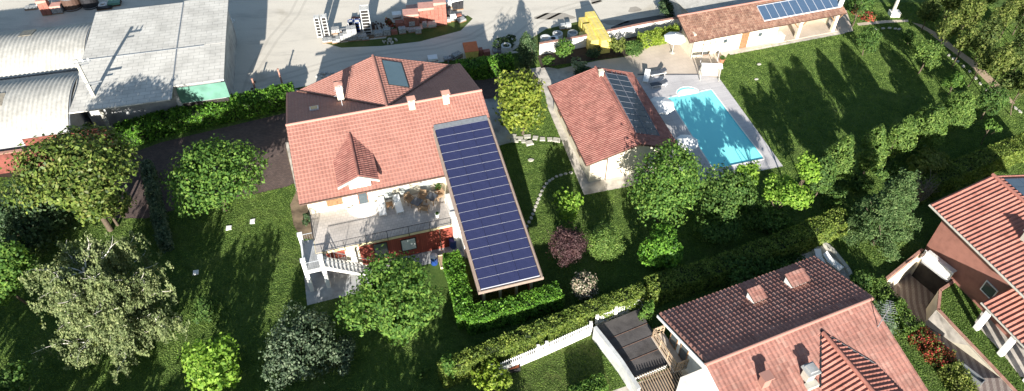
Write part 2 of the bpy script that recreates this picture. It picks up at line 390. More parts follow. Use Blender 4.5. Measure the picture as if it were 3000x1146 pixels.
M['l_fine2']=foliage('soft_green_leaves',[(.045,.09,.022),(.08,.145,.032),(.12,.19,.045),(.16,.225,.06)],.35,.45)
M['l_yellowgreen2']=foliage('dull_yellow_green_leaves',[(.07,.10,.025),(.12,.16,.035),(.17,.20,.05),(.22,.24,.08)],.35,.45)
M['l_flower2']=foliage('pale_agave_blades',[(.10,.14,.06),(.22,.27,.14),(.38,.42,.26),(.45,.48,.33)],.15,.5)

M['concrete_white']=plain('white_concrete',(.55,.56,.55),.85,.12,2,scale2=.6)
M['pinkcover']=plain('pink_wrapping',(.50,.27,.22),.6,.12,3)
M['trim']=plain('weathered_brown_trim',(.26,.20,.165),.8,.12,4)
M['damp']=gravel_mat('damp_gravel',(.36,.33,.285),(.25,.23,.20),(.8,.79,.77))
M['brickwall']=plain('dull_red_brick',(.20,.065,.05),.9,.2,2,bump=.2,scale2=.5)

def main_tiles():
    m,nt,b=new_mat('salmon_jointed_tiles')
    uv=N(nt,'ShaderNodeTexCoord').outputs['UV']
    t=N(nt,'ShaderNodeTexBrick'); nt.links.new(uv,t.inputs['Vector']); t.inputs['Scale'].default_value=1; t.inputs['Brick Width'].default_value=.6; t.inputs['Row Height'].default_value=.4; t.inputs['Mortar Size'].default_value=.035; t.inputs['Mortar Smooth'].default_value=.5; t.offset=.5
    t.inputs['Color1'].default_value=(.375,.182,.145,1); t.inputs['Color2'].default_value=(.34,.16,.125,1); t.inputs['Mortar'].default_value=(.43,.225,.182,1)
    f=noise(nt,uv,.5,5,.65); r=ramp(nt,[(.3,(.84,.82,.82)),(.5,(1,1,1)),(.75,(1.05,1.02,1.0))]); nt.links.new(f,r.inputs[0])
    o=mix(nt,1.,t.outputs['Color'],r.outputs[0],'MULTIPLY')
    f=noise(nt,uv,2.2,4,.75); r3=ramp(nt,[(.29,(.55,.48,.44)),(.36,(1,1,1))]); nt.links.new(f,r3.inputs[0])
    o=mix(nt,.7,o,mix(nt,1.,o,r3.outputs[0],'MULTIPLY'))
    nt.links.new(o,b.inputs['Base Color']); b.inputs['Roughness'].default_value=.75; b.inputs['Specular IOR Level'].default_value=.25
    return m
M['tile_main']=main_tiles()
M['blade']=foliage('grass_blade',[(.10,.165,.04),(.12,.19,.047),(.14,.21,.055),(.16,.225,.065)],.3,.6)
M['grass']=lawn_mat('lawn_grass',(.05,.095,.024),(.08,.135,.034),(.13,.17,.055))
M['rail']=plain('dull_aluminium_rail',(.36,.37,.42),.5,.08,4)
M['track']=gravel_mat('compacted_gravel',(.52,.485,.42),(.43,.40,.35),(.85,.83,.8))
M['rail_dark']=plain('grey_rail',(.17,.18,.21),.5,.08,4)
# ---------------------------------------------------------------- foliage
def unit(v): return v/np.maximum(np.linalg.norm(v,axis=1,keepdims=True),1e-6)
def leaf_mesh(name,P,Nr,size,mat,rng,asp=.6,along=None,extra=None,parent=None):
    """P centres, Nr facing; each leaf its own quad. extra: (verts,faces,mat) appended core"""
    n=len(P); s=size*(.65+.7*rng.random(n))[:,None]
    rnd=unit(rng.normal(size=(n,3)))
    T=unit(np.cross(Nr,rnd)) if along is None else unit(along-Nr*np.sum(along*Nr,axis=1,keepdims=True)+1e-4)
    B=unit(np.cross(Nr,T))
    fold=Nr*s*.16
    v=np.empty((n,4,3)); v[:,0]=P-T*s*.5; v[:,1]=P+B*s*asp*.5-fold*.5; v[:,2]=P+T*s*.5-fold; v[:,3]=P-B*s*asp*.5+fold*.5
    V=v.reshape(-1,3)
    me=bpy.data.meshes.new(name)
    ev=[];ef=[]
    if extra is not None: ev,ef=extra[0],extra[1]
    nv=len(V)+len(ev); me.vertices.add(nv)
    co=np.concatenate([V,np.array(ev,dtype=float).reshape(-1,3)]) if len(ev) else V
    me.vertices.foreach_set('co',co.astype(np.float32).ravel())
    loops=list() ; nl=4*n+sum(len(f) for f in ef)
    me.loops.add(nl); me.polygons.add(n+len(ef))
    li=np.arange(4*n,dtype=np.int32)
    if ef: li=np.concatenate([li,np.array([len(V)+i for f in ef for i in f],dtype=np.int32)])
    me.loops.foreach_set('vertex_index',li)
    st=np.arange(n,dtype=np.int32)*4
    if ef:
        k=4*n; e=[]
        for f in ef: e.append(k); k+=len(f)
        st=np.concatenate([st,np.array(e,dtype=np.int32)])
    me.polygons.foreach_set('loop_start',st)
    me.materials.append(mat)
    if ef:
        me.materials.append(extra[2]); me.polygons.foreach_set('material_index',np.array([0]*n+[1]*len(ef),dtype=np.int32))
    me.update(calc_edges=True); me.validate()
    o=bpy.data.objects.new(name,me); COL.objects.link(o)
    if parent is not None: o.parent=parent
    return o
def crown_points(rng,RX,RZ,nl,n,lobe=.42,shell=.55,low=-.75,rag=.16,gap=.0):
    """lumpy crown: leaves on many small lobes spread round an ellipsoid"""
    d=unit(rng.normal(size=(nl*3,3))); d=d[d[:,2]>low][:nl]; nl=len(d)
    rad=(.45+.35*rng.random(nl))[:,None]
    LC=d*rad; LR=lobe*(.65+.6*rng.random(nl))
    LC=np.vstack([LC,[[0,0,0]]]); LR=np.append(LR,.5); nl+=1
    w=LR**2; idx=rng.choice(nl,size=n,p=w/w.sum())
    dd=unit(rng.normal(size=(n,3)))
    # second level clumps: leaves gather in tufts
    nt=max(8,n//34); tu=unit(rng.normal(size=(nt,3))); ti=rng.integers(0,nt,n)
    dd=unit(tu[ti]+rng.normal(size=(n,3))*.15)
    rr=LR[idx][:,None]*(shell+(1-shell)*rng.random((n,1))**.5)*(1+rag*rng.normal(size=(n,1))*.5)
    tl=(rng.random((nl,nt))*.42-.08)*(.15 if rag<.1 else 1)  # tuft standing out
    rr*=(1+tl[idx,ti][:,None])
    P=LC[idx]+dd*rr
    # drop leaves buried well inside another lobe
    keep=np.ones(n,bool)
    for k in range(nl):
        dist=np.linalg.norm(P-LC[k],axis=1); keep&=~((dist<LR[k]*.55)&(idx!=k))
    P=P[keep]; dd=dd[keep]
    ext=np.percentile(np.abs(P),99.6,axis=0)
    P=P/np.array([ext[0],ext[1],max(ext[2],.01)])
    keep=P[:,2]>-1.05
    P=P[keep]; dd=dd[keep]
    Q=P*np.array([RX,RX,RZ])
    out=unit(dd+.35*unit(P))
    return Q,out,LC[:-1]/ext*np.array([RX,RX,RZ]),LR
def limb_mesh(mb,a,b,r0,r1,rng,bend=.12,seg=4,n=6,mi=0):
    a=np.array(a,float);b=np.array(b,float);L=np.linalg.norm(b-a); off=rng.normal(size=3)*L*bend; off[2]=abs(off[2])*.5
    pts=[a+(b-a)*t+off*math.sin(PI*t) for t in np.linspace(0,1,seg+1)]
    for i in range(seg):
        mb.tube(pts[i],pts[i+1],r0+(r1-r0)*i/seg,r0+(r1-r0)*(i+1)/seg,n,mi,caps=False)
    return pts
def tree(name,label,cat,px,py,rx,ry,mat,leaf=.24,zc=None,dens=1.9,nl=16,bark='bark',group=None,seed=0,lobe=.42,asp=.6,tr=None,up=.35,jit=.75,kind='round',limbs=6,base=None,rag=.16,shell=.55,cap=26000,world=None,rz=None,sy=1.):
    rng=np.random.default_rng(seed+17)
    if world:
        x,y,RX,RZ=world[:4]; dp=50; zc_=zc if zc is not None else RZ+.8
    else:
        zc_=zc if zc is not None else 3.
        for _ in range(6):
            p=W(px,py,zc_); dp=depth(p); RX=rx*dp/F_; rr=ry*dp/F_
            q=rr*rr-(RX*sp)**2; RZ=math.sqrt(q)/cp if q>(.45*RX*cp)**2 else .45*RX
            if rz: RZ=rz
            if zc is None: zc_=RZ*1.0+(.25 if kind in('shrub','column') else .9)
        x,y=p.x,p.y
    T=thing(name,label,cat,(x,y,0),0,group)
    area=4*PI*((RX*RX)**1.6/3+2*(RX*RZ)**1.6/3)**(1/1.6)
    n=int(min(cap,area*dens/(leaf*leaf*asp*.5)))
    n=max(n,220)
    P,out,LC,LR=crown_points(rng,RX,RZ,nl,n,lobe,shell=shell,low=-1 if kind in('shrub','column') else -.7,rag=rag)
    if kind=='column':
        z=np.clip((P[:,2]/RZ+1)/2,0,1); f=np.clip(1.08-z**2.6*.55,.3,1.02); P[:,0]*=f;P[:,1]*=f
    if kind=='cedar':
        P=[];out=[];nb=int(26+RX*6)
        per=max(10,n//nb)
        for k in range(nb):
            t=(k+.5)/nb; z=-RZ+2*RZ*t**.9; Lr=RX*(1.02-t)**.75*(.75+.4*rng.random()); a=k*2.399+rng.random()*.5
            m=int(per*(1.4-.8*t)); u=rng.random(m)**.6; wd=(.1+.22*(1-u))*RX*.55+.12
            sp_=rng.normal(size=m)*wd*.8
            pts=np.stack([np.cos(a)*u*Lr-np.sin(a)*sp_,np.sin(a)*u*Lr+np.cos(a)*sp_,z+.18*RX*u-.25*RX*u*u+rng.normal(size=m)*.13],1)
            P.append(pts); o_=np.stack([np.cos(a)*np.ones(m)*.5,np.sin(a)*np.ones(m)*.5,np.ones(m)],1); out.append(o_)
        P=np.vstack(P);out=unit(np.vstack(out))
    n=len(P)
    Nr=unit(out*1.0+unit(rng.normal(size=(n,3)))*jit+np.array([0,-.15,up]))
    P[:,1]*=sy; kp=P[:,2]>-zc_+.05; P=P[kp]; Nr=Nr[kp]
    P=P+np.array([0,0,zc_])
    leaf_mesh('foliage' if kind=='shrub' else 'crown',P,Nr,leaf,mat,rng,asp,parent=T)
    tb=MB(); r0=tr if tr else max(.04,.055*RX)
    top=(0,0,zc_-RZ*.1)
    pts=limb_mesh(tb,(0,0,-.05),top,r0,r0*.55,rng,.04,5,8)
    if len(LC):
        for k in range(min(limbs,len(LC))):
            e=LC[k]*.9+np.array([0,0,zc_]); s=pts[2+(k%3)]
            limb_mesh(tb,s,e,r0*.42,r0*.1,rng,.12,4,5)
    tb.build('trunk' if kind not in('shrub',) else 'stems',M[bark],T,smooth=True)
    return T
def birch(px,py,rx,ry,zc,label):
    rng=np.random.default_rng(5)
    p=W(px,py,zc); dp=depth(p); RX=rx*dp/F_; rr=ry*dp/F_; RZ=math.sqrt(max(rr*rr-(RX*sp)**2,(.6*RX*cp)**2))/cp
    T=thing('birch_tree',label,'birch tree',(p.x,p.y,0))
    tb=MB(); P=[];Nn=[];Al=[]
    def strand(e,L,k):
        # hanging twig with leaves
        m=int(L*24)+6; t=rng.random(m)
        sway=rng.normal(size=2)*.18
        q=np.stack([e[0]+sway[0]*t*L+rng.normal(size=m)*.09,e[1]+sway[1]*t*L+rng.normal(size=m)*.09,e[2]-t*L],1)
        P.append(q); nn=unit(rng.normal(size=(m,3))*.7+np.array([0,-.7,.6])); Nn.append(nn); Al.append(np.tile([sway[0]*.5,sway[1]*.5,-1.],(m,1))+rng.normal(size=(m,3))*.3)
    main=limb_mesh(tb,(0,0,-.1),(-.4,.6,zc+RZ*.5),.26,.09,rng,.03,7,10)
    NB=34
    for k in range(NB):
        t=.18+.8*k/NB; s=np.array(main[0])*(1-t)+np.array(main[-1])*t
        a=k*2.399+rng.random()*.6; zz=(k/NB)
        el=.15+.95*zz*rng.random()+.12; Lr=RX*(.93-.40*zz)*(.72+.35*rng.random())
        e=s+np.array([math.cos(a)*Lr,math.sin(a)*Lr,0])*math.cos(el*.6)+np.array([0,0,Lr*math.sin(el)*.55+.3])
        e[2]=min(e[2],zc+RZ*.95)
        pts=limb_mesh(tb,s,e,.11*(1.15-.6*zz),.028,rng,.1,6,6)
        for j in range(7):
            q=pts[2+j%5]+(pts[-1]-pts[2])*rng.random()*.2
            dirv=(e-s)/np.linalg.norm(e-s); side=unit(rng.normal(size=(1,3)))[0]*.8; side[2]=abs(side[2])*.6
            e2=q+(dirv*.7+side)*Lr*.34*(.6+.6*rng.random())
            p2=limb_mesh(tb,q,e2,.026,.008,rng,.1,3,4)
            for _ in range(8):
                c=p2[rng.integers(1,4)]+rng.normal(size=3)*np.array([.35,.35,.12]); strand(c,.45+1.35*rng.random(),0)
        for _ in range(11):
            c=pts[rng.integers(2,7)]+rng.normal(size=3)*np.array([.6,.6,.08])-np.array([0,0,.25]); strand(c,.6+1.4*rng.random(),0)
    P=np.vstack(P);Nn=np.vstack(Nn);Al=np.vstack(Al)
    P[:,2]=np.maximum(P[:,2],.3)
    leaf_mesh('crown',P,Nn,.20,M['l_birch'],rng,.5,along=Al,parent=T)
    tb.build('trunk',M['birch_bark'],T,smooth=True)
    return T
def hedge(name,label,pts,h,w,mat,leaf=.13,dens=1.5,seed=0,px=True,group=None,cat='hedge',bumpy=.10,sides=True):
    """pts: centre line of the hedge top surveyed at height h"""
    rng=np.random.default_rng(seed+99)
    c=[W(*p,h) if px else Vector((*p,h)) for p in pts]
    o=Vector((c[0].x,c[0].y,0)); L=[Vector((q.x-o.x,q.y-o.y,0)) for q in c]
    P=[];Nn=[];ev=[];ef=[]
    for a,b in zip(L[:-1],L[1:]):
        d=b-a; l=d.length; d.normalize(); nn=Vector((-d.y,d.x,0))
        ins=.12
        k=len(ev)
        for zz in (0.,h-ins):
            for q,s in ((a,-1),(b,-1),(b,1),(a,1)):
                v=q+nn*s*(w/2-ins)+d*(ins*(-1 if q is b else 1)); ev.append((v.x,v.y,zz))
        for f in ((0,1,5,4),(1,2,6,5),(2,3,7,6),(3,0,4,7),(4,5,6,7)): ef.append(tuple(k+i for i in f))
        def put(cnt,fn):
            q=fn(cnt); P.append(q[0]); Nn.append(q[1])
        la=leaf*leaf*.6*.5
        D=np.array(d);Q=np.array(nn);A=np.array(a)
        def top(n):
            u=rng.random(n)*(l+.1)-.05; v=(rng.random(n)-.5)*w
            z=h+bumpy*(np.sin(u*2.1+seed)+np.sin(u*5.3+v*3)*.6+rng.normal(size=n)*.8)*.7-.15*np.abs(v/(w*.5))**4
            return A+np.outer(u,D)+np.outer(v,Q)+np.outer(z,[0,0,1]),np.tile([0,0,1.],(n,1))
        def side(sgn):
            def f(n):
                u=rng.random(n)*(l+.1)-.05; z=rng.random(n)*h; off=sgn*(w/2+bumpy*.5*np.sin(u*2.7+z*2)+rng.normal(size=n)*bumpy*.35)
                return A+np.outer(u,D)+np.outer(off,Q)+np.outer(z,[0,0,1]),np.tile(Q*sgn,(n,1))
            return f
        def end(sgn,at):
            def f(n):
                v=(rng.random(n)-.5)*w; z=rng.random(n)*h; off=at+rng.normal(size=n)*.05
                return A+np.outer(off,D)+np.outer(v,Q)+np.outer(z,[0,0,1]),np.tile(D*sgn,(n,1))
            return f
        put(int(l*w*dens*1.3/la),top); put(int(l*h*dens/la),side(-1)); put(int(l*h*dens*.8/la),side(1))
        put(int(w*h*dens/la),end(-1,0)); put(int(w*h*dens/la),end(1,l))
    P=np.vstack(P);Nn=np.vstack(Nn)
    Nr=unit(Nn*.55+unit(rng.normal(size=P.shape))*.75+np.array([0,0,.25]))
    ob=leaf_mesh(name,P,Nr,leaf,mat,rng,.6,extra=(ev,ef,M['hedge_core']))
    ob.location=o
    return tag(ob,label,cat,group)

def bare(px,py,r,z,label,seed=3,name='bare_tree',n=26,col='greybark'):
    rng=np.random.default_rng(seed); p=W(px,py,z*.5); dp=depth(p); RX=r*dp/F_
    tb=MB(); tw=MB()
    T=thing(name,label,'bare tree',(p.x,p.y,0))
    main=limb_mesh(tb,(0,0,-.05),(0,0,z*.45),.07,.05,rng,.03,3,6)
    for k in range(n):
        a=k*2.399; e=np.array([math.cos(a)*RX*(.4+.6*rng.random()),math.sin(a)*RX*(.4+.6*rng.random()),z*(.7+.35*rng.random())])
        pts=limb_mesh(tw,main[-1-(k%2)],e,.035,.012,rng,.12,4,4)
        for j in range(3):
            q=pts[2+j%2]; e2=q+rng.normal(size=3)*RX*.28+np.array([0,0,RX*.2]); limb_mesh(tw,q,e2,.016,.006,rng,.1,3,3)
    tb.build('trunk',M[col],T,smooth=True); tw.build('twigs',M[col],T,smooth=True)
    return T
# ---------------------------------------------------------------- camera, light
cam=bpy.data.cameras.new('camera'); co=bpy.data.objects.new('camera',cam); COL.objects.link(co); SC.camera=co
cam.sensor_width=36; cam.lens=36*F_/3000; cam.clip_end=3000; cam.clip_start=.5
co.location=(0,0,HC); co.rotation_euler=(PI/2-PT,0,0)
EL=18.2; AZ=91.5   # sun height; heading of the shadows
sun=bpy.data.lights.new('sun','SUN'); sun.energy=5.0; sun.angle=R(.53); sun.color=(1,.945,.865)
so=bpy.data.objects.new('sun',sun); COL.objects.link(so)
dv=Vector((math.cos(R(AZ))*math.cos(R(EL)),math.sin(R(AZ))*math.cos(R(EL)),-math.sin(R(EL))))
so.rotation_euler=dv.to_track_quat('-Z','Y').to_euler(); so.location=(0,-60,80)
wd=bpy.data.worlds.new('World'); SC.world=wd; wd.use_nodes=True
nt=wd.node_tree; bg=nt.nodes['Background']; sk=nt.nodes.new('ShaderNodeTexSky'); sk.sky_type='NISHITA'; sk.sun_disc=False
sk.sun_elevation=R(EL); sk.sun_rotation=R(180+(90-AZ)); sk.air_density=1.2; sk.dust_density=.6; sk.ozone_density=1.5
nt.links.new(sk.outputs[0],bg.inputs[0]); bg.inputs[1].default_value=.062
SC.view_settings.view_transform='Standard'; SC.view_settings.look='None'; SC.view_settings.gamma=1; SC.view_settings.exposure=1.36
SC.cycles.max_bounces=6; SC.cycles.transparent_max_bounces=8; SC.cycles.diffuse_bounces=3; SC.cycles.glossy_bounces=3
# ---------------------------------------------------------------- frames
FM=Fr(-20.186,50.388,16.4)       # main house: ridge start, along the ridge
FP=Fr(8.797,63.819,14.7)         # pool house
pw=W(2095.7,268.9); FQ=Fr(pw.x,pw.y,15.5)   # pool
FL=Fr(19.158,74.357,17.3)        # long garden building
FB=Fr(12.655,25.721,22.7)        # neighbour with two-tone roof
# ---------------------------------------------------------------- ground sheets
POOL=[FQ.w(a,b) for a,b in ((-5.85,-11.3),(-.3,-11.3),(-.3,.5),(-1.6,.45))]
rc=(-3.0,.45)
POOL+=[FQ.w(rc[0]+1.3*math.cos(t),rc[1]+1.25*math.sin(t)) for t in np.linspace(0,PI,9)]
POOL+=[FQ.w(-5.5,.4)]
RAMP=[tuple(W(*q)[:2]) for q in ((2590,832),(2655,912),(2721,990),(2794,1062),(2900,1185),(3000,1180),(2904,1077),(2788,955),(2744,908),(2750,850),(2795,820),(2700,742))]
OUT=[(-420,-120),(420,-120),(420,700),(-420,700)]
sheet('ground',OUT,M['grass'],0,holes=[POOL,RAMP],px=False)
def wp(l): return [tuple(W(*q)[:2]) if len(q)==2 and max(abs(q[0]),abs(q[1]))>150 or q[-1]=='p' else q[:2] for q in l]
Y=[W(300,420),W(335,385),W(850,262),W(1110,210),W(1360,172),W(1580,148),W(1990,72),Vector((30,79,0)),Vector((33,105,0)),Vector((80,150,0)),Vector((80,400,0)),Vector((-250,400,0)),Vector((-250,30,0)),Vector((-60,50,0))]
sheet('gravel_yard',[(v.x,v.y) for v in Y],M['gravel'],1,px=False)
for i_,(cx_,cy_,rx_,ry_) in enumerate(((1625,48,55,12),(1858,28,18,9),(1745,5,16,7),(1800,66,40,7),(700,300,40,12))):
    sheet('damp_patch',[(cx_+rx_*math.cos(t)*(1+.25*math.sin(3*t+i_)),cy_+ry_*math.sin(t)*(1+.2*math.cos(2*t+i_))) for t in np.linspace(0,2*PI,22)[:-1]],M['damp'],2)
sheet('dark_yard_sheet',[(1795,112),(1790,80),(1840,60),(1930,45),(2000,50),(2040,80),(1990,90),(1900,95)],M['dark_yard_ground'],2)  # darker grey sheet laid over an arc of the pale yard
sheet('cobbled_drive',[(300,640),(330,470),(470,418),(840,330),(1100,285),(1395,225),(1530,205),(1590,215),(1500,282),(1470,295),(1420,300),(1150,400),(900,520),(838,548),(730,572),(560,600),(430,640)],M['cobble'],1)
sheet('bare_strip',[(838,440),(868,560),(850,600),(860,660),(885,700),(1000,700),(1000,440)],M['earth'],2)
sheet('concrete_path',[(836,418),(850,416),(885,548),(868,560)],M['concrete'],3)
sheet('side_path',[(1405,292),(1455,288),(1480,300),(1497,418),(1440,432),(1405,350)],M['concrete_blue'],2)
fm=lambda l:[FM.w(a,b) for a,b in l]
sheet('paved_yard',fm([(-.97,-14.4),(4.6,-14.25),(4.6,-12.9),(12.9,-12.9),(12.9,-8),(-.9,-8)]),M['concrete_blue'],3,px=False,ang=16.4)
# surroundings of the pool house and the pool
fp=lambda l:[FP.w(a,b) for a,b in l]
sheet('poolhouse_paving',fp([(-5.55,-13.65),(-1.2,-13.65),(5.5,-13.4),(5.5,1.5),(-3.3,7.3),(-5.1,7.3),(-4.4,4.2),(-5.1,.1)]),M['concrete'],2,px=False,ang=16)
sheet('tan_patio',[(1600,200),(1750,177),(1835,166),(1880,150),(1886,140),(1860,115),(1990,95),(2035,140),(2140,150),(2475,90),(2490,60),(2300,60),(2000,120),(2085,148),(2108,180),(2118,215),(2100,235),(1868,262),(1700,300),(1585,240)] if False else [(1560,262),(1590,212),(1750,178),(1835,166),(1880,150),(1888,140),(1925,118),(1950,88),(2010,70),(2300,50),(2480,30),(2500,92),(2300,124),(2135,156),(2118,180),(2112,215),(2100,236),(1868,262),(1700,300)],M['patio'],1,ang=17.3)
sheet('pool_deck',[FQ.w(a,b) for a,b in ((-9.2,3.9),(-6.9,4.9),(-.6,3.55),(1.55,2.1),(1.0,-12.8),(-9.0,-12.8))],M['deck'],3,holes=[POOL],px=False,ang=15.5)
def track(pts,w,n=1):
    P=[W(*q) for q in pts]; L=[];Rr=[]
    for i,p in enumerate(P):
        d=(P[min(i+1,len(P)-1)]-P[max(i-1,0)]).normalized(); q=Vector((-d.y,d.x,0))*w; L.append((p+q)[:2]); Rr.append((p-q)[:2])
    sheet('tyre_track',L+Rr[::-1],M['track'],2,px=False)
for pts in ([(735,262),(860,226),(1000,182),(1140,158),(1280,142),(1390,112),(1470,62),(1500,20)],[(728,246),(850,212),(990,172),(1130,148),(1270,133),(1375,104),(1448,60),(1474,20)],[(700,300),(735,200),(790,110),(850,40),(880,-20)],[(722,310),(757,205),(812,118),(874,45),(906,-20)],[(1500,110),(1560,60),(1640,22),(1760,-10)],[(1515,122),(1578,70),(1655,32),(1775,-2)]): track(pts,.17)
sheet('patio_step',[(1868,217),(2046,217),(2046,220),(1868,220)],M['slate'],6)
sheet('long_building_edge',[(2134,156),(2140,161),(2476,98),(2474,92)],M['concrete'],2)
sheet('planting_bed',[(1575,165),(1600,150),(1780,120),(1870,105),(1886,135),(1878,150),(1830,166),(1750,176),(1650,188),(1585,200)],M['soil'],2)
sheet('hedge_bed',[(300,470),(320,420),(850,292),(850,312),(480,395),(340,452)],M['soil'],2)
sheet('grass_bank',[(945,125),(1000,125),(1130,112),(1160,70),(1200,95),(1300,70),(1370,45),(1385,55),(1350,90),(1230,122),(1120,135),(1000,140)],M['grass_dry'],2)
sheet('weedy_verge',[(1500,150),(1600,85),(1700,62),(1745,95),(1720,112),(1590,150)],M['grass_dry'],2)
sheet('mulch_path',[(2672,66),(2700,72),(2760,105),(2800,140),(2870,190),(2930,250),(2975,305),(2950,300),(2895,245),(2840,190),(2775,140),(2720,95)],M['beigewood'],1)
sheet('garden_path',[(2510,68),(2590,60),(2660,58),(2662,64),(2592,68),(2515,76)],M['patio'],2)
sheet('neighbour_terrace',[(2380,705),(2400,690),(2420,700),(2500,808),(2480,830),(2440,810),(2300,800)],M['concrete'],1)
sheet('neighbour_court',[(1990,1080),(2120,1200),(1800,1300),(1780,1150)],M['concrete'],1)
sheet('rough_lawn',[(1480,1060),(1730,965),(1850,1300),(1400,1300)],M['grass_dry'],1)
sheet('porch_paving',[(2855,945),(2885,900),(3000,1010),(3100,1100),(2990,1105),(2940,1040)],M['concrete'],1)
# ---------------------------------------------------------------- pool
def pool():
    T=thing('swimming_pool','turquoise swimming pool with rounded steps at its far end, set in the grey deck','swimming pool',(pw.x,pw.y,0),R(15.5))
    loc=[FQ_l(p) for p in POOL]; n=len(loc)
    b=MB(); zb=-1.35
    # basin walls and floor
    for i in range(n):
        p,q=loc[i],loc[(i+1)%n]; b.face([(p[0],p[1],zb),(p[0],p[1],-.0),(q[0],q[1],-.0),(q[0],q[1],zb)][::-1])
    b.face([(p[0],p[1],zb) for p in loc])
    b.build('basin',M['liner'],T)
    s=MB()
    for k,(r,z) in enumerate(((1.27,-.35),(.95,-.7),(.65,-1.0))):
        pts=[(rc[0]+r*math.cos(t),rc[1]+.0+r*.78*math.sin(t)) for t in np.linspace(0,PI,13)]
        s.prism(pts,zb+.01,[.32,-.04,-.3][k]-.35+.0 if False else z+(.31 if k==0 else .12))
    s.build('steps',M['white'],T)
    w=MB(); w.face([(p[0],p[1],-.10) for p in loc]); w.build('water_surface',M['water'],T)
    c=MB()
    for i in range(n):
        p,q=Vector(loc[i]),Vector(loc[(i+1)%n]); d=(q-p); 
        if d.length<1e-3: continue
        nn=Vector((d.y,-d.x)).normalized()*.14; d2=d.normalized()*.0
        c.hexa([(p.x,p.y,.0),(p.x+nn.x,p.y+nn.y,.0),(q.x+nn.x,q.y+nn.y,.0),(q.x,q.y,.0),(p.x,p.y,.03),(p.x+nn.x,p.y+nn.y,.03),(q.x+nn.x,q.y+nn.y,.03),(q.x,q.y,.03)][::1])
    c.build('coping',M['white_wall'],T)
def FQ_l(p):
    x,y=p[0]-FQ.o[0],p[1]-FQ.o[1]; return (x*FQ.c+y*FQ.s,-x*FQ.s+y*FQ.c)
pool()

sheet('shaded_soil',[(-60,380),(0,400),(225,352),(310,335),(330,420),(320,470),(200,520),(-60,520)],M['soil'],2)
def grass_blades():
    """short blades over the lawns seen from the air, one uncountable mass"""
    rng=np.random.default_rng(3)
    polys=[]
    for o in COL.objects:
        if o.get('kind')=='structure' and o.name not in('ground','rough_lawn') and o.type=='MESH':
            me=o.data; nv=len(me.vertices); 
            for p in me.polygons: polys.append([me.vertices[i].co[:2] for i in p.vertices])
    polys.append([tuple(p[:2]) for p in POOL]); polys.append(list(RAMP))
    polys.append([FM.w(a,b) for a,b in ((0,-12),(17.5,-18.5),(17.5,8),(0,8))])
    polys.append([FB.w(a,b) for a,b in ((0,-9),(13.5,-9),(13.5,5.2),(0,5.2))])
    N_=640000
    x=rng.uniform(-62,62,N_*2); y=rng.uniform(25,84,N_*2)
    f=y*cp+HC*sp; px=CX+F_*x/f; k=(px>-60)&(px<3060); x=x[k];y=y[k]
    def inside(P):
        c=np.zeros(len(x),bool); n=len(P)
        for i in range(n):
            x1,y1=P[i];x2,y2=P[(i+1)%n]
            if abs(y1-y2)<1e-9: continue
            cond=((y1>y)!=(y2>y)); xi=(x2-x1)*(y-y1)/(y2-y1)+x1; c^=cond&(x<xi)
        return c
    out=np.ones(len(x),bool)
    for P in polys:
        xs=[p[0] for p in P]; ys=[p[1] for p in P]
        if max(xs)<-70 or min(xs)>70 or min(ys)>90: continue
        out&=~inside(P)
    x=x[out][:N_];y=y[out][:N_]; n=len(x); print('blades',n)
    a=rng.uniform(0,2*PI,n); w=.035+.025*rng.random(n); h=.025+.03*rng.random(n); tx=rng.normal(size=n)*.35*h; ty=rng.normal(size=n)*.35*h
    dx=np.cos(a)*w; dy=np.sin(a)*w
    V=np.empty((n,4,3)); V[:,0]=np.stack([x-dx,y-dy,np.full(n,.001)],1); V[:,1]=np.stack([x+dx,y+dy,np.full(n,.001)],1)
    V[:,2]=np.stack([x+dx*.6+tx,y+dy*.6+ty,h],1); V[:,3]=np.stack([x-dx*.6+tx,y-dy*.6+ty,h],1)
    me=bpy.data.meshes.new('lawn_grass'); me.vertices.add(4*n); me.vertices.foreach_set('co',V.astype(np.float32).ravel()); me.loops.add(4*n); me.polygons.add(n)
    me.loops.foreach_set('vertex_index',np.arange(4*n,dtype=np.int32)); me.polygons.foreach_set('loop_start',np.arange(n,dtype=np.int32)*4)
    me.materials.append(M['blade']); me.update(calc_edges=True)
    o=bpy.data.objects.new('lawn_grass',me); COL.objects.link(o)
    tag(o,'short mown grass growing over the garden lawns','grass',kind='stuff')
grass_blades()
# ---------------------------------------------------------------- main house
def chimney(parent,x,y,z0,z1,w=.55,d=.55,cap='tile'):
    m=MB(); m.box(x-w/2,x+w/2,y-d/2,y+d/2,z0,z1)
    for sx in(-1,1):
        for sy in(-1,1): m.box(x+sx*w*.38-.05,x+sx*w*.38+.05,y+sy*d*.38-.05,y+sy*d*.38+.05,z1,z1+.22)
    m.box(x-w*.5-.06,x+w*.5+.06,y-d*.5-.06,y+d*.5+.06,z1-.10,z1-.003)
    c=m.build('chimney',M['cream'],parent)
    k=MB(); a=w/2+.12; b=d/2+.12
    P=[(x-a,y-b,z1+.22),(x+a,y-b,z1+.22),(x+a,y+b,z1+.22),(x-a,y+b,z1+.22)]
    k.box(x-a,x+a,y-b,y+b,z1+.21,z1+.27)
    zt=z1+.27
    k.face([(x-a,y-b,zt),(x+a,y-b,zt),(x+a*.9,y,zt+.2),(x-a*.9,y,zt+.2)]); k.face([(x+a,y+b,zt),(x-a,y+b,zt),(x-a*.9,y,zt+.2),(x+a*.9,y,zt+.2)])
    k.face([(x-a,y+b,zt),(x-a,y-b,zt),(x-a*.9,y,zt+.2)]); k.face([(x+a,y-b,zt),(x+a,y+b,zt),(x+a*.9,y,zt+.2)])
    k.build('chimney_cap',M['tile_B'],c)
    return c
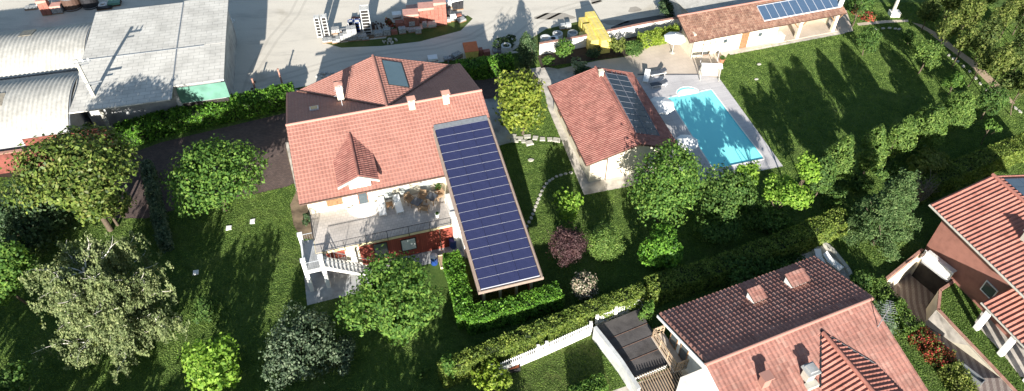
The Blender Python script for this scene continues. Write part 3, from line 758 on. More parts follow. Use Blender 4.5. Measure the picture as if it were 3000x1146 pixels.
def antenna(parent,x,y,z0,h,mat='alu',scale=1.,name='antenna',az=0.4):
    m=MB(); m.tube((x,y,z0),(x,y,z0+h),.03*scale,.022*scale,6)
    for zz,L in ((z0+h*.72,1.1*scale),(z0+h*.95,.8*scale)):
        dx,dy=math.cos(az),math.sin(az); m.tube((x-dx*L*.5,y-dy*L*.5,zz),(x+dx*L*.5,y+dy*L*.5,zz),.018*scale,n=5)
        for k in range(7):
            t=-.5+k/6; c=(x+dx*L*t,y+dy*L*t,zz); q=.32*scale*(1.1-.5*k/6); m.tube((c[0]-dy*q,c[1]+dx*q,zz),(c[0]+dy*q,c[1]-dx*q,zz),.010*scale,n=4)
    return m.build(name,M[mat],parent)
def rail(mb,p,q,h=1.,gap=.13,post=1.6,r=.016):
    p=Vector(p);q=Vector(q);L=(q-p).length;d=(q-p)/L; up=Vector((0,0,h))
    mb.tube(p+up,q+up,.028,n=6); mb.tube(p+up*.12,q+up*.12,.018,n=5)
    n=int(L/gap)
    for i in range(n+1): a=p+d*L*i/n; mb.tube(a+up*.12,a+up,.009,n=4,caps=False)
    n=max(1,int(L/post))
    for i in range(n+1): a=p+d*L*i/n; mb.tube(a-Vector((0,0,.3)),a+up*1.02,.028,n=5)
def main_house():
    H=thing('villa','large villa with salmon tiled roof, front terrace and a long roof of solar panels','house',(FM.o[0],FM.o[1],0),R(16.4))
    ZR,ZE=7.6,5.1
    # walls
    w=MB()
    prof=[(-7.0,0),(7.8,0),(7.8,4.65),(0,7.3),(-7.0,5.0)]
    n=len(prof)
    L0=.55;L1=17.4
    b=len(w.v); w.v+=[(L0,y,z) for y,z in prof]+[(L1,y,z) for y,z in prof]
    w.f+= [tuple(range(5)),tuple(9-i for i in range(5))]+[(i,5+i,5+(i+1)%5,(i+1)%5) for i in range(5)]; w.m+=[0]*7; w.uv+=[None]*7
    # ground floor block under the terrace
    w.box(2.9,12.2,-11.4,-7.01,0.0,2.70)
    w.box(12.2,17.2,-9.0,-7.01,0,3.6)
    # north gable wall
    b=len(w.v); w.v+=[(1.8,8.2,4.6),(16.4,8.2,4.6),(9.1,8.2,7.35),(1.8,7.75,4.6),(16.4,7.75,4.6),(9.1,7.75,7.35)]
    w.f+=[(b,b+2,b+1),(b+3,b+4,b+5),(b,b+1,b+4,b+3),(b+1,b+2,b+5,b+4),(b+2,b,b+3,b+5)]; w.m+=[0]*5; w.uv+=[None]*5
    w.build('walls',M['cream'],H)
    # main roof: south and north slopes
    r=MB(); roof_quad(r,(0,-7.65,ZE),(12.75,-7.65,ZE),(0,0,ZR)); 
    zz=ZE+(ZR-ZE)*(7.65-2.9)/7.65
    roof_quad(r,(12.75,-2.9,zz),(18.05,-2.9,zz),(12.75,0,ZR)); ro=r.build('roof',[M['tile_main'],M['fascia']],H)
    r=MB(); roof_quad(r,(18.05,9.33,4.38),(0,9.33,4.38),(18.05,0,ZR),amp=.03,step=.0); r.build('north_roof',[M['tile_main'],M['fascia']],H)
    rc_=MB(); rc_.tube((-.02,0,ZR+.06),(18.07,0,ZR+.06),.13,n=10); rc_.build('ridge_cap',M['tile_main'],H)
    # gabled wing roof towards the yard
    g=MB(); roof_quad(g,(1.1,9.2,4.5),(1.1,.8,4.5),(9.1,8.5,ZR+.02),cw=.3); 
    roof_quad(g,(17.1,.8,4.5),(17.1,9.2,4.5),(9.1,.1,ZR+.02),cw=.3)
    g.tube((9.1,.05,ZR+.09),(9.1,8.5,ZR+.09),.13,n=10); g.build('wing_roof',[M['tile_main'],M['fascia']],H)
    # dark valley gutters
    v=MB(); v.tube((1.1,9.1,4.62),(9.1,0.02,ZR+.08),.06,n=6); v.tube((17.1,9.1,4.62),(9.1,.02,ZR+.08),.06,n=6); v.build('valley_gutter',M['fascia'],H)
    gu=MB(); gu.tube((0,-7.72,ZE-.04),(12.7,-7.72,ZE-.04),.075,n=8); gu.tube((.02,-7.6,ZE-.0),(.02,0,ZR),.05,n=6); gu.build('gutter',M['fascia'],H)
    # barge boards
    # dormer
    D=MB(); zr=6.98; ze=6.2
    a0,a1,am=3.45,6.9,5.3
    roof_quad(D,(a0,-3.2,ze),(a0,-7.35,ze),(am,-3.2,zr)) if False else None
    tile_plane(D,(a0,-1.95,ze),(0,-1,0),(am-a0,0,zr-ze),5.7,math.hypot(am-a0,zr-ze),cw=.26,rh=.36,slab=.12)
    tile_plane(D,(a1,-7.65,ze),(0,1,0),(am-a1,0,zr-ze),5.7,math.hypot(am-a1,zr-ze),cw=.26,rh=.36,slab=.12)
    # hipped tail running up into the main roof
    z2=ZE+(ZR-ZE)*(7.65-2.35)/7.65
    D.tube((am,-7.67,zr+.08),(am,-2.0,zr+.08),.1,n=8); D.build('dormer_roof',[M['tile_pool'],M['fascia']],H)
    dw=MB(); 
    dw.hexa([(4.35,-7.25,3.0),(6.2,-7.25,3.0),(6.2,-5.0,3.0),(4.35,-5.0,3.0),(4.35,-7.25,6.25),(6.2,-7.25,6.25),(6.2,-5.0,6.25),(4.35,-5.0,6.25)])
    b=len(dw.v); dw.v+=[(3.75,-7.3,6.12),(6.65,-7.3,6.12),(5.3,-7.3,6.82),(3.75,-5.2,6.12),(6.65,-5.2,6.12),(5.3,-5.2,6.82)]
    dw.f+=[(b,b+1,b+2),(b+3,b+5,b+4),(b,b+3,b+4,b+1),(b,b+2,b+5,b+3),(b+1,b+4,b+5,b+2)]; dw.m+=[0]*5; dw.uv+=[None]*5
    dw.build('dormer_wall',M['white_wall'],H)
    bm=MB()
    for s in ((3.4,5.3),(6.95,5.3)): bm.hexa([(s[0],-7.75,5.98),(s[1],-7.75,6.78),(s[1],-7.66,6.78),(s[0],-7.66,5.98),(s[0],-7.75,6.2),(s[1],-7.75,7.0),(s[1],-7.66,7.0),(s[0],-7.66,6.2)])
    bm.build('barge_board',M['stone'],H)
    window(H,5.3,-7.25,4.0,.9,2.0,frame=M['terrapot'],pane=M['glass'],name='door')
    # doors and window on the terrace wall
    window(H,2.85,-7.0,3.95,1.5,.9,frame=M['stone'],pane=M['wood'])
    for x in (7.4,9.0,10.9): window(H,x,-7.0,4.0,1.0,1.95,frame=M['stone'],pane=M['shutter'],name='french_door')
    # semicircular step
    s=MB()
    for r_,z in ((1.55,3.10),(1.2,3.22),(.85,3.34)):
        pts=[(5.3+r_*math.cos(t),-7.26-r_*math.sin(t)*.9) for t in np.linspace(PI,0,15)]; s.prism(pts,3.01,z)
    s.build('round_step',M['white_wall'],H)
    # terrace slab with tiled floor, beam and awning edge
    t=MB(); t.box(.55,12.35,-11.62,-7.01,2.72,2.97); t.build('terrace_slab',M['yellow_wall'],H)
    t=MB(); t.box(.6,12.3,-11.58,-7.02,2.972,2.995); t.build('terrace_floor',M['terrace'],H,autouv=True)
    rl=MB(); rail(rl,(1.15,-11.68,2.98),(12.1,-11.68,2.98)); rail(rl,(.62,-7.2,2.98),(.62,-10.1,2.98),post=1.4); rail(rl,(.95,-7.2,2.98),(1.0,-11.9,2.98),post=2.2) if False else None
    rl.build('terrace_railing',M['dark_metal'],H)
    # lower wall in red boards, windows, column, pillar
    lw=MB(); lw.box(4.1,13.4,-11.47,-11.405,.02,2.7); lw.box(1.2,2.9,-10.0,-9.9,0,2.7); lw.build('red_cladding',M['redwall'],H,autouv=True)
    window(H,8.3,-11.47,1.5,1.35,1.5,frame=M['dark_metal'],pane=M['shutter'])
    window(H,5.9,-11.47,1.5,1.2,1.9,frame=M['dark_metal'],pane=M['glass'])
    c=MB(); c.box(3.3,3.75,-11.95,-11.5,0,2.72); c.build('column',M['white_wall'],H)
    c=MB(); c.box(12.25,12.85,-11.9,-9.0,0,4.15); c.box(12.85,13.4,-13.2,-9,0,2.9); c.box(12.1,12.95,-12.0,-11.3,4.15,4.25); c.build('pillar',M['white_wall'],H)
    dp_=MB(); dp_.tube((11.05,-11.75,0),(11.05,-11.75,2.72),.05,n=6); dp_.build('downpipe',M['fascia'],H)
    # outside stair: landing, tall white posts, steps
    ld=MB(); ld.box(-.45,1.05,-13.2,-9.9,2.72,2.96); ld.box(.0,.56,-9.9,-7.2,2.72,2.95) if False else None
    ld.build('stair_landing',M['concrete_blue'],H)
    for (x,y,zt,lo) in ((-.42,-9.95,3.9,2.0),(-.42,-12.9,3.95,0),(.98,-12.9,3.95,0)):
        p=MB(); p.box(x-.17,x+.17,y-.17,y+.17,lo,zt); p.box(x-.21,x+.21,y-.21,y+.21,zt,zt+.06); p.build('stair_post',M['white'],H)
    lw2=MB(); lw2.box(-.5,-.36,-12.7,-10.15,2.4,3.5); lw2.box(-.24,.8,-13.26,-13.16,2.60,2.9); lw2.build('landing_parapet',M['white'],H)
    st=MB(); ns=13
    for i in range(ns):
        x=1.18+i*.30; z=2.96-(i+1)*2.96/(ns+1); st.box(x,x+.34,-13.1,-12.15,z-.06,z)
    for y in (-13.2,-12.1):
        st.hexa([(1.15,y,2.5),(5.1,y,-.0),(5.1,y+.08,-.0),(1.15,y+.08,2.5),(1.15,y,2.93),(5.1,y,.22),(5.1,y+.08,.22),(1.15,y+.08,2.93)])
    st.build('stair_flight',M['white_wall'],H)
    sr=MB()
    for y in (-13.2,-12.1):
        sr.tube((1.1,y,3.9),(5.1,y,1.1),.03,n=6)
        for i in range(14): x=1.1+4*i/13; z=2.9-2.8*i/13; sr.tube((x,y,z-.1),(x,y,z+1.0),.013,n=4)
    sr.tube((-.36,-13.2,3.86),(.9,-13.2,3.86),.03,n=6)
    for i in range(9): x=-.3+1.2*i/8; sr.tube((x,-13.2,2.9),(x,-13.2,3.86),.012,n=4)
    for i in range(5): sr.tube((-.3+.2*i,-9.95,2.9),(-.3+.2*i,-9.95,3.8),.012,n=4)
    sr.tube((-.3,-9.95,3.8),(.6,-9.95,3.8),.03,n=6)
    sr.build('stair_railing',M['alu2'],H)
    # chimneys, antenna, roof windows
    chimney(H,11.3,-.45,7.0,8.35); chimney(H,14.5,-.5,7.0,8.35); chimney(H,5.2,4.2,6.0,7.9,.6,.6)
    antenna(H,5.2,2.3,6.9,2.2,scale=1.1,az=1.2)
    def skylight(x,y,w,h,name,frame,pane,sx=0.,sy=0.,z=None,up=.12):
        m=MB(); z0=z(x,y)
        P=[(x-w/2,y-h/2),(x+w/2,y-h/2),(x+w/2,y+h/2),(x-w/2,y+h/2)]
        m.hexa([(a,b_,z(a,b_)-.1) for a,b_ in P]+[(a,b_,z(a,b_)+up) for a,b_ in P]); f=m.build(name,frame,H)
        k=MB(); q=.07; P=[(x-w/2+q,y-h/2+q),(x+w/2-q,y-h/2+q),(x+w/2-q,y+h/2-q),(x-w/2+q,y+h/2-q)]
        k.hexa([(a,b_,z(a,b_)+up-.02) for a,b_ in P]+[(a,b_,z(a,b_)+up+.012) for a,b_ in P]); k.build('pane',pane,f)
    zn=lambda x,y:ZR-(ZR-4.5)*abs(y)/9.2
    zw=lambda x,y:ZR-(ZR-4.5)*abs(x-9.1)/8.0
    skylight(2.6,3.1,.8,.95,'roof_window',M['alu'],M['glass'],z=zn,up=.16)
    skylight(3.35,5.6,.85,.8,'roof_window',M['fascia'],M['tile_pool'],z=zw,up=.10)
    # solar thermal collector sunk in the wing roof
    skylight(10.8,5.75,1.95,4.2,'thermal_collector',M['dark_metal'],M['thermal'],z=zw,up=.17)
    # ------- long mono-pitch roof with the solar array
    zt=ZE+(ZR-ZE)*(7.65-2.95)/7.65; A0,A1=12.55,18.0; B0,B1=-3.0,-19.35; zb=3.02
    sl=MB(); sl.hexa([(A0,B1,zb-.3),(A1,B1,zb-.3),(A1,B0,zt-.3),(A0,B0,zt-.3),(A0,B1,zb),(A1,B1,zb),(A1,B0,zt),(A0,B0,zt)])
    sl.build('annex_roof',M['trim'],H)
    tr=MB()
    for x in (A0+.08,A1-.22):
        tr.hexa([(x,B1,zb),(x+.14,B1,zb),(x+.14,B0,zt),(x,B0,zt),(x,B1,zb+.12),(x+.14,B1,zb+.12),(x+.14,B0,zt+.12),(x,B0,zt+.12)])
    tr.box(A0,A1,B1-.08,B1-.003,zb-.2,zb+.1); tr.build('edge_trim',M['trim'],H)
    ft=MB(); ft.hexa([(12.78,-3.2,zt-.05),(17.78,-3.2,zt-.05),(17.78,-2.72,zt+.06),(12.78,-2.72,zt+.06),(12.78,-3.2,zt+.07),(17.78,-3.2,zt+.07),(17.78,-2.72,zt+.22),(12.78,-2.72,zt+.22)]); ft.build('flashing',M['alu2'],H)
    dz=(zt-zb)/(B0-B1)
    rows=18; b0,b1=-3.25,-19.22; pl=(b1-b0)/rows
    P0,P1=12.80,17.72; pwid=(P1-P0)/3
    arr=MB()
    for r_ in range(rows+1):
        y=b0+pl*r_; z=zt+dz*(y-B0)+.10
        arr.hexa([(P0,y-.008,z-.06),(P1,y-.008,z-.06),(P1,y+.008,z-.06),(P0,y+.008,z-.06),(P0,y-.008,z+.05),(P1,y-.008,z+.05),(P1,y+.008,z+.05),(P0,y+.008,z+.05)])
    AR=arr.build('solar_array',M['rail'],H)
    pm=None
    for r_ in range(rows):
        for c_ in range(3):
            x=P0+pwid*c_+.012; y=b0+pl*(r_+1)+.02; y2=b0+pl*r_-.02
            za=zt+dz*(y-B0)+.1; zc=zt+dz*(y2-B0)+.1
            if pm is None:
                m=MB(); ww=pwid-.024
                m.hexa([(0,0,0),(ww,0,0),(ww,y2-y,zc-za),(0,y2-y,zc-za),(0,0,.045),(ww,0,.045),(ww,y2-y,zc-za+.045),(0,y2-y,zc-za+.045)])
                pm=m.build('solar_panel',M['pv'],AR,autouv=True); o=pm
            else:
                o=pm.copy(); COL.objects.link(o); o.parent=AR
            o.location=(x,y,za)
    # annex walls and open front
    aw=MB(); pts=[(13.1,-18.2),(17.4,-18.2),(17.4,-7.6),(13.1,-7.6)]
    zf=lambda y:zt+dz*(y-B0)-.32
    for (x0,x1,y0,y1) in ((13.1,13.3,-18.2,-13.2),(17.2,17.4,-18.2,-7.1)):
        aw.hexa([(x0,y0,0),(x1,y0,0),(x1,y1,0),(x0,y1,0),(x0,y0,zf(y0)),(x1,y0,zf(y0)),(x1,y1,zf(y1)),(x0,y1,zf(y1))])
    aw.box(13.3,17.2,-14.2,-14.0,0,3.3)
    aw.build('annex_wall',M['terracotta'],H)
    po=MB()
    for x in (13.2,14.6,16.0,17.3): po.box(x-.11,x+.11,-18.5,-18.28,0,zf(-18.4))
    po.build('annex_posts',M['yellow_wall'],H)
    return H
main_house()
# ---------------------------------------------------------------- pool house
def pool_house():
    H=thing('pool_house','small gabled pool house with red tiled roof and dark solar panels, next to the pool','pool house',(FP.o[0],FP.o[1],0),R(14.7))
    zr,ze=4.3,2.8; A0,A1=-5.15,4.3; B0,B1=-12.6,0.05
    r=MB(); roof_quad(r,(A0,B1,ze),(A0,B0,ze),(0,B1,zr),cw=.24,rh=.36,amp=.05); roof_quad(r,(A1,B0,ze),(A1,B1,ze),(0,B0,zr),cw=.24,rh=.36,amp=.05)
    r.build('roof',[M['tile_pool'],M['fascia']],H)
    r=MB(); r.tube((0,B0-.02,zr+.07),(0,B1+.02,zr+.07),.12,n=10); r.build('ridge_cap',M['tile_pool'],H)
    w=MB(); a0,a1,b0,b1=-4.55,3.7,-12.1,-.5
    P=[(a0,0),(a1,0),(a1,2.75),(0,4.0),(a0,2.65)]
    w.v+=[(x,b0,z) for x,z in P]+[(x,b1,z) for x,z in P]
    w.f+=[(0,1,2,3,4),(9,8,7,6,5)]+[(i,5+i,5+(i+1)%5,(i+1)%5)[::-1] for i in range(5)]; w.m+=[0]*7; w.uv+=[None]*7
    w.build('walls',M['cream'],H)
    f=MB(); f.tube((A0-.05,B0,ze-.04),(A0-.05,B1,ze-.04),.07,n=8); f.tube((A1+.05,B0,ze-.04),(A1+.05,B1,ze-.04),.07,n=8); f.build('gutter',M['fascia'],H)
    dp_=MB(); dp_.tube((-4.5,-12.2,2.7),(-2.9,-12.2,2.75),.045,n=6); dp_.tube((-2.9,-12.2,2.75),(-2.9,-12.2,.05),.045,n=6); dp_.build('downpipe',M['fascia'],H)
    for y in (-2.5,-5.6,-8.9): window(H,-4.55,y,1.5,1.1,1.3,face='-x',frame=M['wood'])
    window(H,1.8,-12.1,1.3,1.0,2.2,frame=M['wood'],pane=M['shutter'],name='door')
    for y in (-3.,-7.,-10): window(H,3.7,y,1.3,1.8,2.2,face='+x',frame=M['wood'])
    # chimney stub
    c=MB(); c.box(-.15,.25,-1.7,-1.3,4.1,4.9); c.box(-.22,.32,-1.77,-1.23,4.9,4.97); c.build('vent_pipe',M['cream'],H)
    sl=(zr-ze)/A1; zf=lambda x:zr-sl*x
    ar=MB(); x0,x1=.66,3.16; y0,y1=-10.95,-1.15
    for k in range(3):
        x=[x0,(x0+x1)/2,x1][k]; ar.hexa([(x-.025,y0,zf(x)+.03),(x+.025,y0,zf(x)+.03),(x+.025,y1,zf(x)+.03),(x-.025,y1,zf(x)+.03),(x-.025,y0,zf(x)+.19),(x+.025,y0,zf(x)+.19),(x+.025,y1,zf(x)+.19),(x-.025,y1,zf(x)+.19)])
    for i_ in range(11):
        y_=y0+(y1-y0)*i_/10
        ar.hexa([(x0,y_-.008,zf(x0)+.03),(x1,y_-.008,zf(x1)+.03),(x1,y_+.008,zf(x1)+.03),(x0,y_+.008,zf(x0)+.03),(x0,y_-.008,zf(x0)+.185),(x1,y_-.008,zf(x1)+.185),(x1,y_+.008,zf(x1)+.185),(x0,y_+.008,zf(x0)+.185)])
    for x in (.95,1.6,2.1,2.75):
        for (ya,yb) in ((y0-1.05,y0),(y1,y1+.6)): ar.hexa([(x-.02,ya,zf(x)+.06),(x+.02,ya,zf(x)+.06),(x+.02,yb,zf(x)+.06),(x-.02,yb,zf(x)+.06),(x-.02,ya,zf(x)+.11),(x+.02,ya,zf(x)+.11),(x+.02,yb,zf(x)+.11),(x-.02,yb,zf(x)+.11)])
    AR=ar.build('solar_array',M['rail_dark'],H)
    t=R(-2.2); c=(1.85,-1.15); AR.rotation_euler=(0,0,t); AR.location=(c[0]-(c[0]*math.cos(t)-c[1]*math.sin(t)),c[1]-(c[0]*math.sin(t)+c[1]*math.cos(t)),.06)
    n=10; L=(y1-y0)/n; pm=None
    for i in range(n):
        for k in range(2):
            xa=x0+.03+k*(x1-x0)/2; wx=(x1-x0)/2-.06; ya=y0+L*i+.02
            if pm is None:
                m=MB(); d=-sl*wx; m.hexa([(0,0,0),(wx,0,d),(wx,L-.04,d),(0,L-.04,0),(0,0,.04),(wx,0,d+.04),(wx,L-.04,d+.04),(0,L-.04,.04)]); pm=m.build('solar_panel',M['pv_dark'],AR,autouv=True); o=pm
            else: o=pm.copy(); COL.objects.link(o); o.parent=AR
            o.location=(xa,ya,zf(xa)+.12)
pool_house()
# ---------------------------------------------------------------- long garden building
def long_building():
    H=thing('garden_building','long low garden building with brown tiled lean-to roof, solar panels and open porch','garden building',(FL.o[0],FL.o[1],0),R(17.3))
    zr,ze=3.9,2.6; y0=-3.55; L=20.9
    r=MB(); roof_quad(r,(.05,y0,ze),(L,y0,ze),(.05,0,zr),cw=.22,rh=.34,amp=.045); r.build('roof',[M['tile_long'],M['fascia']],H)
    c=MB(); c.tube((.0,.03,zr+.06),(L+.05,.03,zr+.06),.12,n=8); c.build('ridge_cap',M['tile_B'],H)
    w=MB(); w.box(.9,12.1,-3.0,-.15,0,2.45); w.box(.9,20.4,-.35,-.1,0,3.6); w.box(20.2,20.4,-1.6,-.35,0,3.2); w.box(.9,1.1,-2.9,-.15,2.45,3.1); w.build('walls',M['cream'],H)
    f=MB(); f.box(12.1,20.6,-3.35,-.35,.0,.05); f.build('porch_floor',M['patio'],H,autouv=True)
    f=MB(); f.box(12.1,13.1,-3.3,-2.3,0.05,.9); f.build('low_wall',M['white_wall'],H)
    for x in (15.0,20.0):
        p=MB(); p.box(x-.2,x+.2,-3.25,-2.85,0.05,2.35); p.build('porch_column',M['cream'],H)
        k=MB()
        for s in (-1,1): k.tube((x+s*.2,-3.05,1.5),(x+s*.95,-3.05,2.3),.07,n=6)
        k.build('brace',M['wood'],H)
    b=MB(); b.box(12.1,20.6,-3.2,-2.95,2.3,2.5); b.build('beam',M['wood'],H)
    for x in (2.7,7.7): window(H,x,-3.0,1.08,.95,2.1,frame=M['wood'],pane=M['wood'] if x>5 else M['shutter'],name='door')
    for x in (5.1,9.7): window(H,x,-3.0,1.5,.6,.6,frame=M['stone'])
    dp_=MB(); dp_.tube((10.8,-3.07,2.4),(10.8,-3.07,0),.045,n=6); dp_.tube((.9,-3.1,2.4),(.9,-3.1,0),.045,n=6); dp_.build('downpipe',M['stone'],H)
    sl=(zr-ze)/3.55; zf=lambda y:ze+sl*(y-y0)
    ar=MB(); x0,x1=10.05,20.45; ya,yb=-2.65,-.62
    for y in (ya,yb): ar.hexa([(x0,y-.03,zf(y)+.05),(x1,y-.03,zf(y)+.05),(x1,y+.03,zf(y)+.05),(x0,y+.03,zf(y)+.05),(x0,y-.03,zf(y)+.2),(x1,y-.03,zf(y)+.2),(x1,y+.03,zf(y)+.2),(x0,y+.03,zf(y)+.2)])
    n=10; L_=(x1-x0)/n
    for i in range(n+1):
        x=x0+L_*i; ar.hexa([(x-.02,ya,zf(ya)+.05),(x+.02,ya,zf(ya)+.05),(x+.02,yb,zf(yb)+.05),(x-.02,yb,zf(yb)+.05),(x-.02,ya,zf(ya)+.19),(x+.02,ya,zf(ya)+.19),(x+.02,yb,zf(yb)+.19),(x-.02,yb,zf(yb)+.19)])
    AR=ar.build('solar_array',M['alu'],H)
    pm=None
    for i in range(n):
        if pm is None:
            m=MB(); d=zf(yb)-zf(ya); ww=L_-.04; hh=yb-ya-.07; d*=hh/(yb-ya); m.hexa([(0,0,0),(ww,0,0),(ww,hh,d),(0,hh,d),(0,0,.04),(ww,0,.04),(ww,hh,d+.04),(0,hh,d+.04)]); pm=m.build('solar_panel',M['pv_blue'],AR,autouv=True); o=pm
        else: o=pm.copy(); COL.objects.link(o); o.parent=AR
        o.location=(x0+L_*i+.02,ya+.035,zf(ya)+.13)
    q=MB(); q.tube((20.4,-2.5,zf(-2.5)+.1),(20.75,-2.2,zf(-2.2)+.75),.28,n=12); q.build('water_tank',M['white'],H)
M['pv_blue']=bricks('blue_solar_glass',(.055,.095,.16),(.06,.105,.175),(.09,.13,.20),1.,.2,.2,.006,rough=.3,wear=.1,freq=1.)
long_building()
def shed():
    H=thing('yard_shed','flat grey sheet roofed shed behind the long garden building','shed',(FL.o[0],FL.o[1],0),R(17.3))
    r=MB(); r.slab([(2.3,.45,3.3),(13,.45,3.3),(13,7.,3.9),(1.2,7.,3.9)],.12); r.build('roof',M['vault'],H)
    w=MB(); w.box(2.6,12.8,.7,.85,0,3.15); w.box(2.6,2.75,.85,6.8,0,3.15); w.build('walls',M['concrete_blue'],H)
    p=MB(); p.tube((1.6,.6,0),(1.6,.6,3.2),.06,n=6); p.build('post',M['alu2'],H)
shed()
# ---------------------------------------------------------------- warehouse
def warehouse():
    o=W(235,183,5.0); fw=Fr(o.x,o.y,8.5+7.5); ang=13.0
    FW=Fr(o.x,o.y,ang)
    def vault(label,yb,yt,z0,rise,aR,seed):
        H=thing('vaulted_warehouse',label,'warehouse',(FW.o[0],FW.o[1],0),R(ang),'vaulted warehouses at the yard edge')
        m=MB(); span=yt-yb; nl=15
        per=.44; L=34.; na=int(L/per)*4
        b=len(m.v)
        for j in range(nl+1):
            t=j/nl; th=PI*(1-t); 
            # circular arc with given rise
            c=span/2; Rr=(c*c+rise*rise)/(2*rise); phi=math.asin(c/Rr); a=phi-2*phi*t
            y=yb+c-Rr*math.sin(a); z=z0+Rr*math.cos(a)-(Rr-rise)
            ny,nz=-math.sin(a),math.cos(a)
            for i in range(na+1):
                h=.05*math.sin(2*PI*i/4)
                m.v.append((aR-L+i*per/4,y+ny*h,z+nz*h))
        w=na+1
        for j in range(nl):
            for i in range(na): m.f.append((b+j*w+i,b+j*w+i+1,b+(j+1)*w+i+1,b+(j+1)*w+i)); m.m.append(0); m.uv.append(None)
        m.build('vault_roof',M['vault'],H,smooth=True)
        # gable end and walls
        e=MB(); P=[]
        for j in range(nl+1):
            c=span/2; Rr=(c*c+rise*rise)/(2*rise); phi=math.asin(c/Rr); a=phi-2*phi*j/nl
            P.append((yb+c-Rr*math.sin(a),z0+Rr*math.cos(a)-(Rr-rise)-.08))
        pl=[(aR-.35,y,z) for y,z in P]; pl2=[(aR-.55,y,z) for y,z in P]
        poly=[(aR-.35,yb,0)]+[(aR-.35,y,z) for y,z in P]+[(aR-.35,yt,0)]
        k=len(poly); b=len(e.v); e.v+=poly+[(x-.2,y,z) for x,y,z in poly]; e.f+=[tuple(b+i for i in range(k))[::-1],tuple(b+k+i for i in range(k))]+[(b+i,b+(i+1)%k,b+k+(i+1)%k,b+k+i) for i in range(k)]; e.m+=[0]*(k+2); e.uv+=[None]*(k+2)
        e.box(aR-L,aR-.56,yb+.1,yb+.3,0,z0-.05); e.build('walls',M['concrete_blue'],H)
        tr=MB()
        for j in range(nl):
            tr.tube((aR+.02,P[j][0],P[j][1]+.08),(aR+.02,P[j+1][0],P[j+1][1]+.08),.07,n=5)
        tr.build('edge_trim',M['alu2'],H)
        p=MB(); yy=yb+span*.36; c=span/2; Rr=(c*c+rise*rise)/(2*rise)
        def pt(y): return z0+math.sqrt(Rr*Rr-(y-yb-c)**2)-(Rr-rise)
        x0=aR-7.3-seed*.2; 
        ya=yb+span*(.32 if seed else .62); yc=ya+span*.2
        p.hexa([(x0,ya,pt(ya)+.05),(x0+1.3,ya,pt(ya)+.05),(x0+1.3,yc,pt(yc)+.05),(x0,yc,pt(yc)+.05),(x0,ya,pt(ya)+.09),(x0+1.3,ya,pt(ya)+.09),(x0+1.3,yc,pt(yc)+.09),(x0,yc,pt(yc)+.09)]); p.build('roof_light',M['roof_light'],H)
        return H
    M['roof_light']=plain('old_translucent_sheet',(.27,.24,.19),.6,.2,3)
    vault('rounded corrugated warehouse roof farther from the gardens, beside the pale panelled roof',.35,9.6,4.0,1.35,.1,0)
    vault('rounded corrugated warehouse roof nearer the olive green tree, with tree shadow on it',-9.3,.0,4.0,1.35,.2,1)
    # pale panel roof
    H=thing('panel_roof_warehouse','broad pale warehouse roof of fibre cement sheets with a crossing seam and a pole shadow','warehouse',(FW.o[0],FW.o[1],0),R(ang))
    m=MB()
    def q(pts,z,t=.14):
        P=[Vector((*FW.l(*p[:2],p[2]),p[2])) for p in pts]; return P
    zr,ze=5.25,5.0
    A=q([(222,322,4.8)],0)[0];  
    Lx=0.25; Rm=FW.l(500,296,4.8)[0]; Rr=FW.l(655,225,5)[0]
    yS=0.; yB=FW.l(360,310,4.8)[1]; yT=FW.l(450,28,4.9)[1]; yg=FW.l(580,238,5.1)[1]
    print('panel',Rm,Rr,yB,yT,yg,FW.l(642,14,4.9),FW.l(275,42,4.9))
    def pl(x0,x1,y0,y1,z0,z1,nm):
        k=MB(); k.slab([(x0,y0,z0),(x1,y0,z0),(x1,y1,z1),(x0,y1,z1)],.14); return k.build(nm,M['sheet'],H,autouv=True)
    rT=FW.l(642,14,4.9)[0]
    zz=lambda y: zr+(ze-.2-zr)*abs(y)/abs(yB) if y<0 else zr+.12*y/yT
    pl(Lx,Rm-.03,yB,-.04,zz(yB),zr-.0,'roof_sheet'); pl(Rm+.03,Rr,yg,-.04,zz(yg),zr,'roof_sheet')
    pl(Lx,Rm-.03,.04,yT,zr+.0,zz(yT),'roof_sheet'); pl(Rm+.03,Rr,.04,yT+.3,zr,zz(yT),'roof_sheet')
    k=MB(); k.box(Lx,Rr-2.2,-.12,.0,zr-.2,zr+.05); k.build('ridge_seam',M['alu2'],H)
    k=MB(); k.hexa([(Rm-.06,yB,zz(yB)-.1),(Rm+.06,yB,zz(yB)-.1),(Rm+.06,0,zr-.1),(Rm-.06,0,zr-.1),(Rm-.06,yB,zz(yB)+.04),(Rm+.06,yB,zz(yB)+.04),(Rm+.06,0,zr+.04),(Rm-.06,0,zr+.04)]); k.hexa([(Rm-.06,0,zr-.1),(Rm+.06,0,zr-.1),(Rm+.06,yT,zz(yT)-.1),(Rm-.06,yT,zz(yT)-.1),(Rm-.06,0,zr+.04),(Rm+.06,0,zr+.04),(Rm+.06,yT,zz(yT)+.04),(Rm-.06,yT,zz(yT)+.04)]); k.build('cross_seam',M['alu2'],H)
    w=MB(); w.box(Lx+.2,Rm-.3,yB+3.2,yT-.4,0,4.4); w.box(Rm-.3,Rr-.4,yg+.3,yT-.3,0,4.5); w.build('walls',M['concrete_blue'],H)
    g=MB(); gy=FW.l(560,298,2.6)[1]; zg=2.6; g.slab([(Rm+.15,gy,zg),(Rr+.0,gy,zg),(Rr+.0,yg+.15,4.5),(Rm+.15,yg+.15,4.5)],.06); g.build('green_canopy',M['greencanopy'],H)
    w=MB(); w.box(Rm+.2,Rr-.2,gy+.1,gy+.25,0,2.4); w.build('canopy_wall',M['dark'],H)
    w=MB(); w.box(-4.5,Lx+2.9,yB-.9,yB-.7,0,3.1); w.build('red_wall',M['brickwall'],H)
    # brick red lean wall in front of the nearer vault
    H2=thing('boundary_wall','low brick red wall in front of the nearer rounded warehouse, behind the olive tree','wall',(FW.o[0],FW.o[1],0),R(ang))
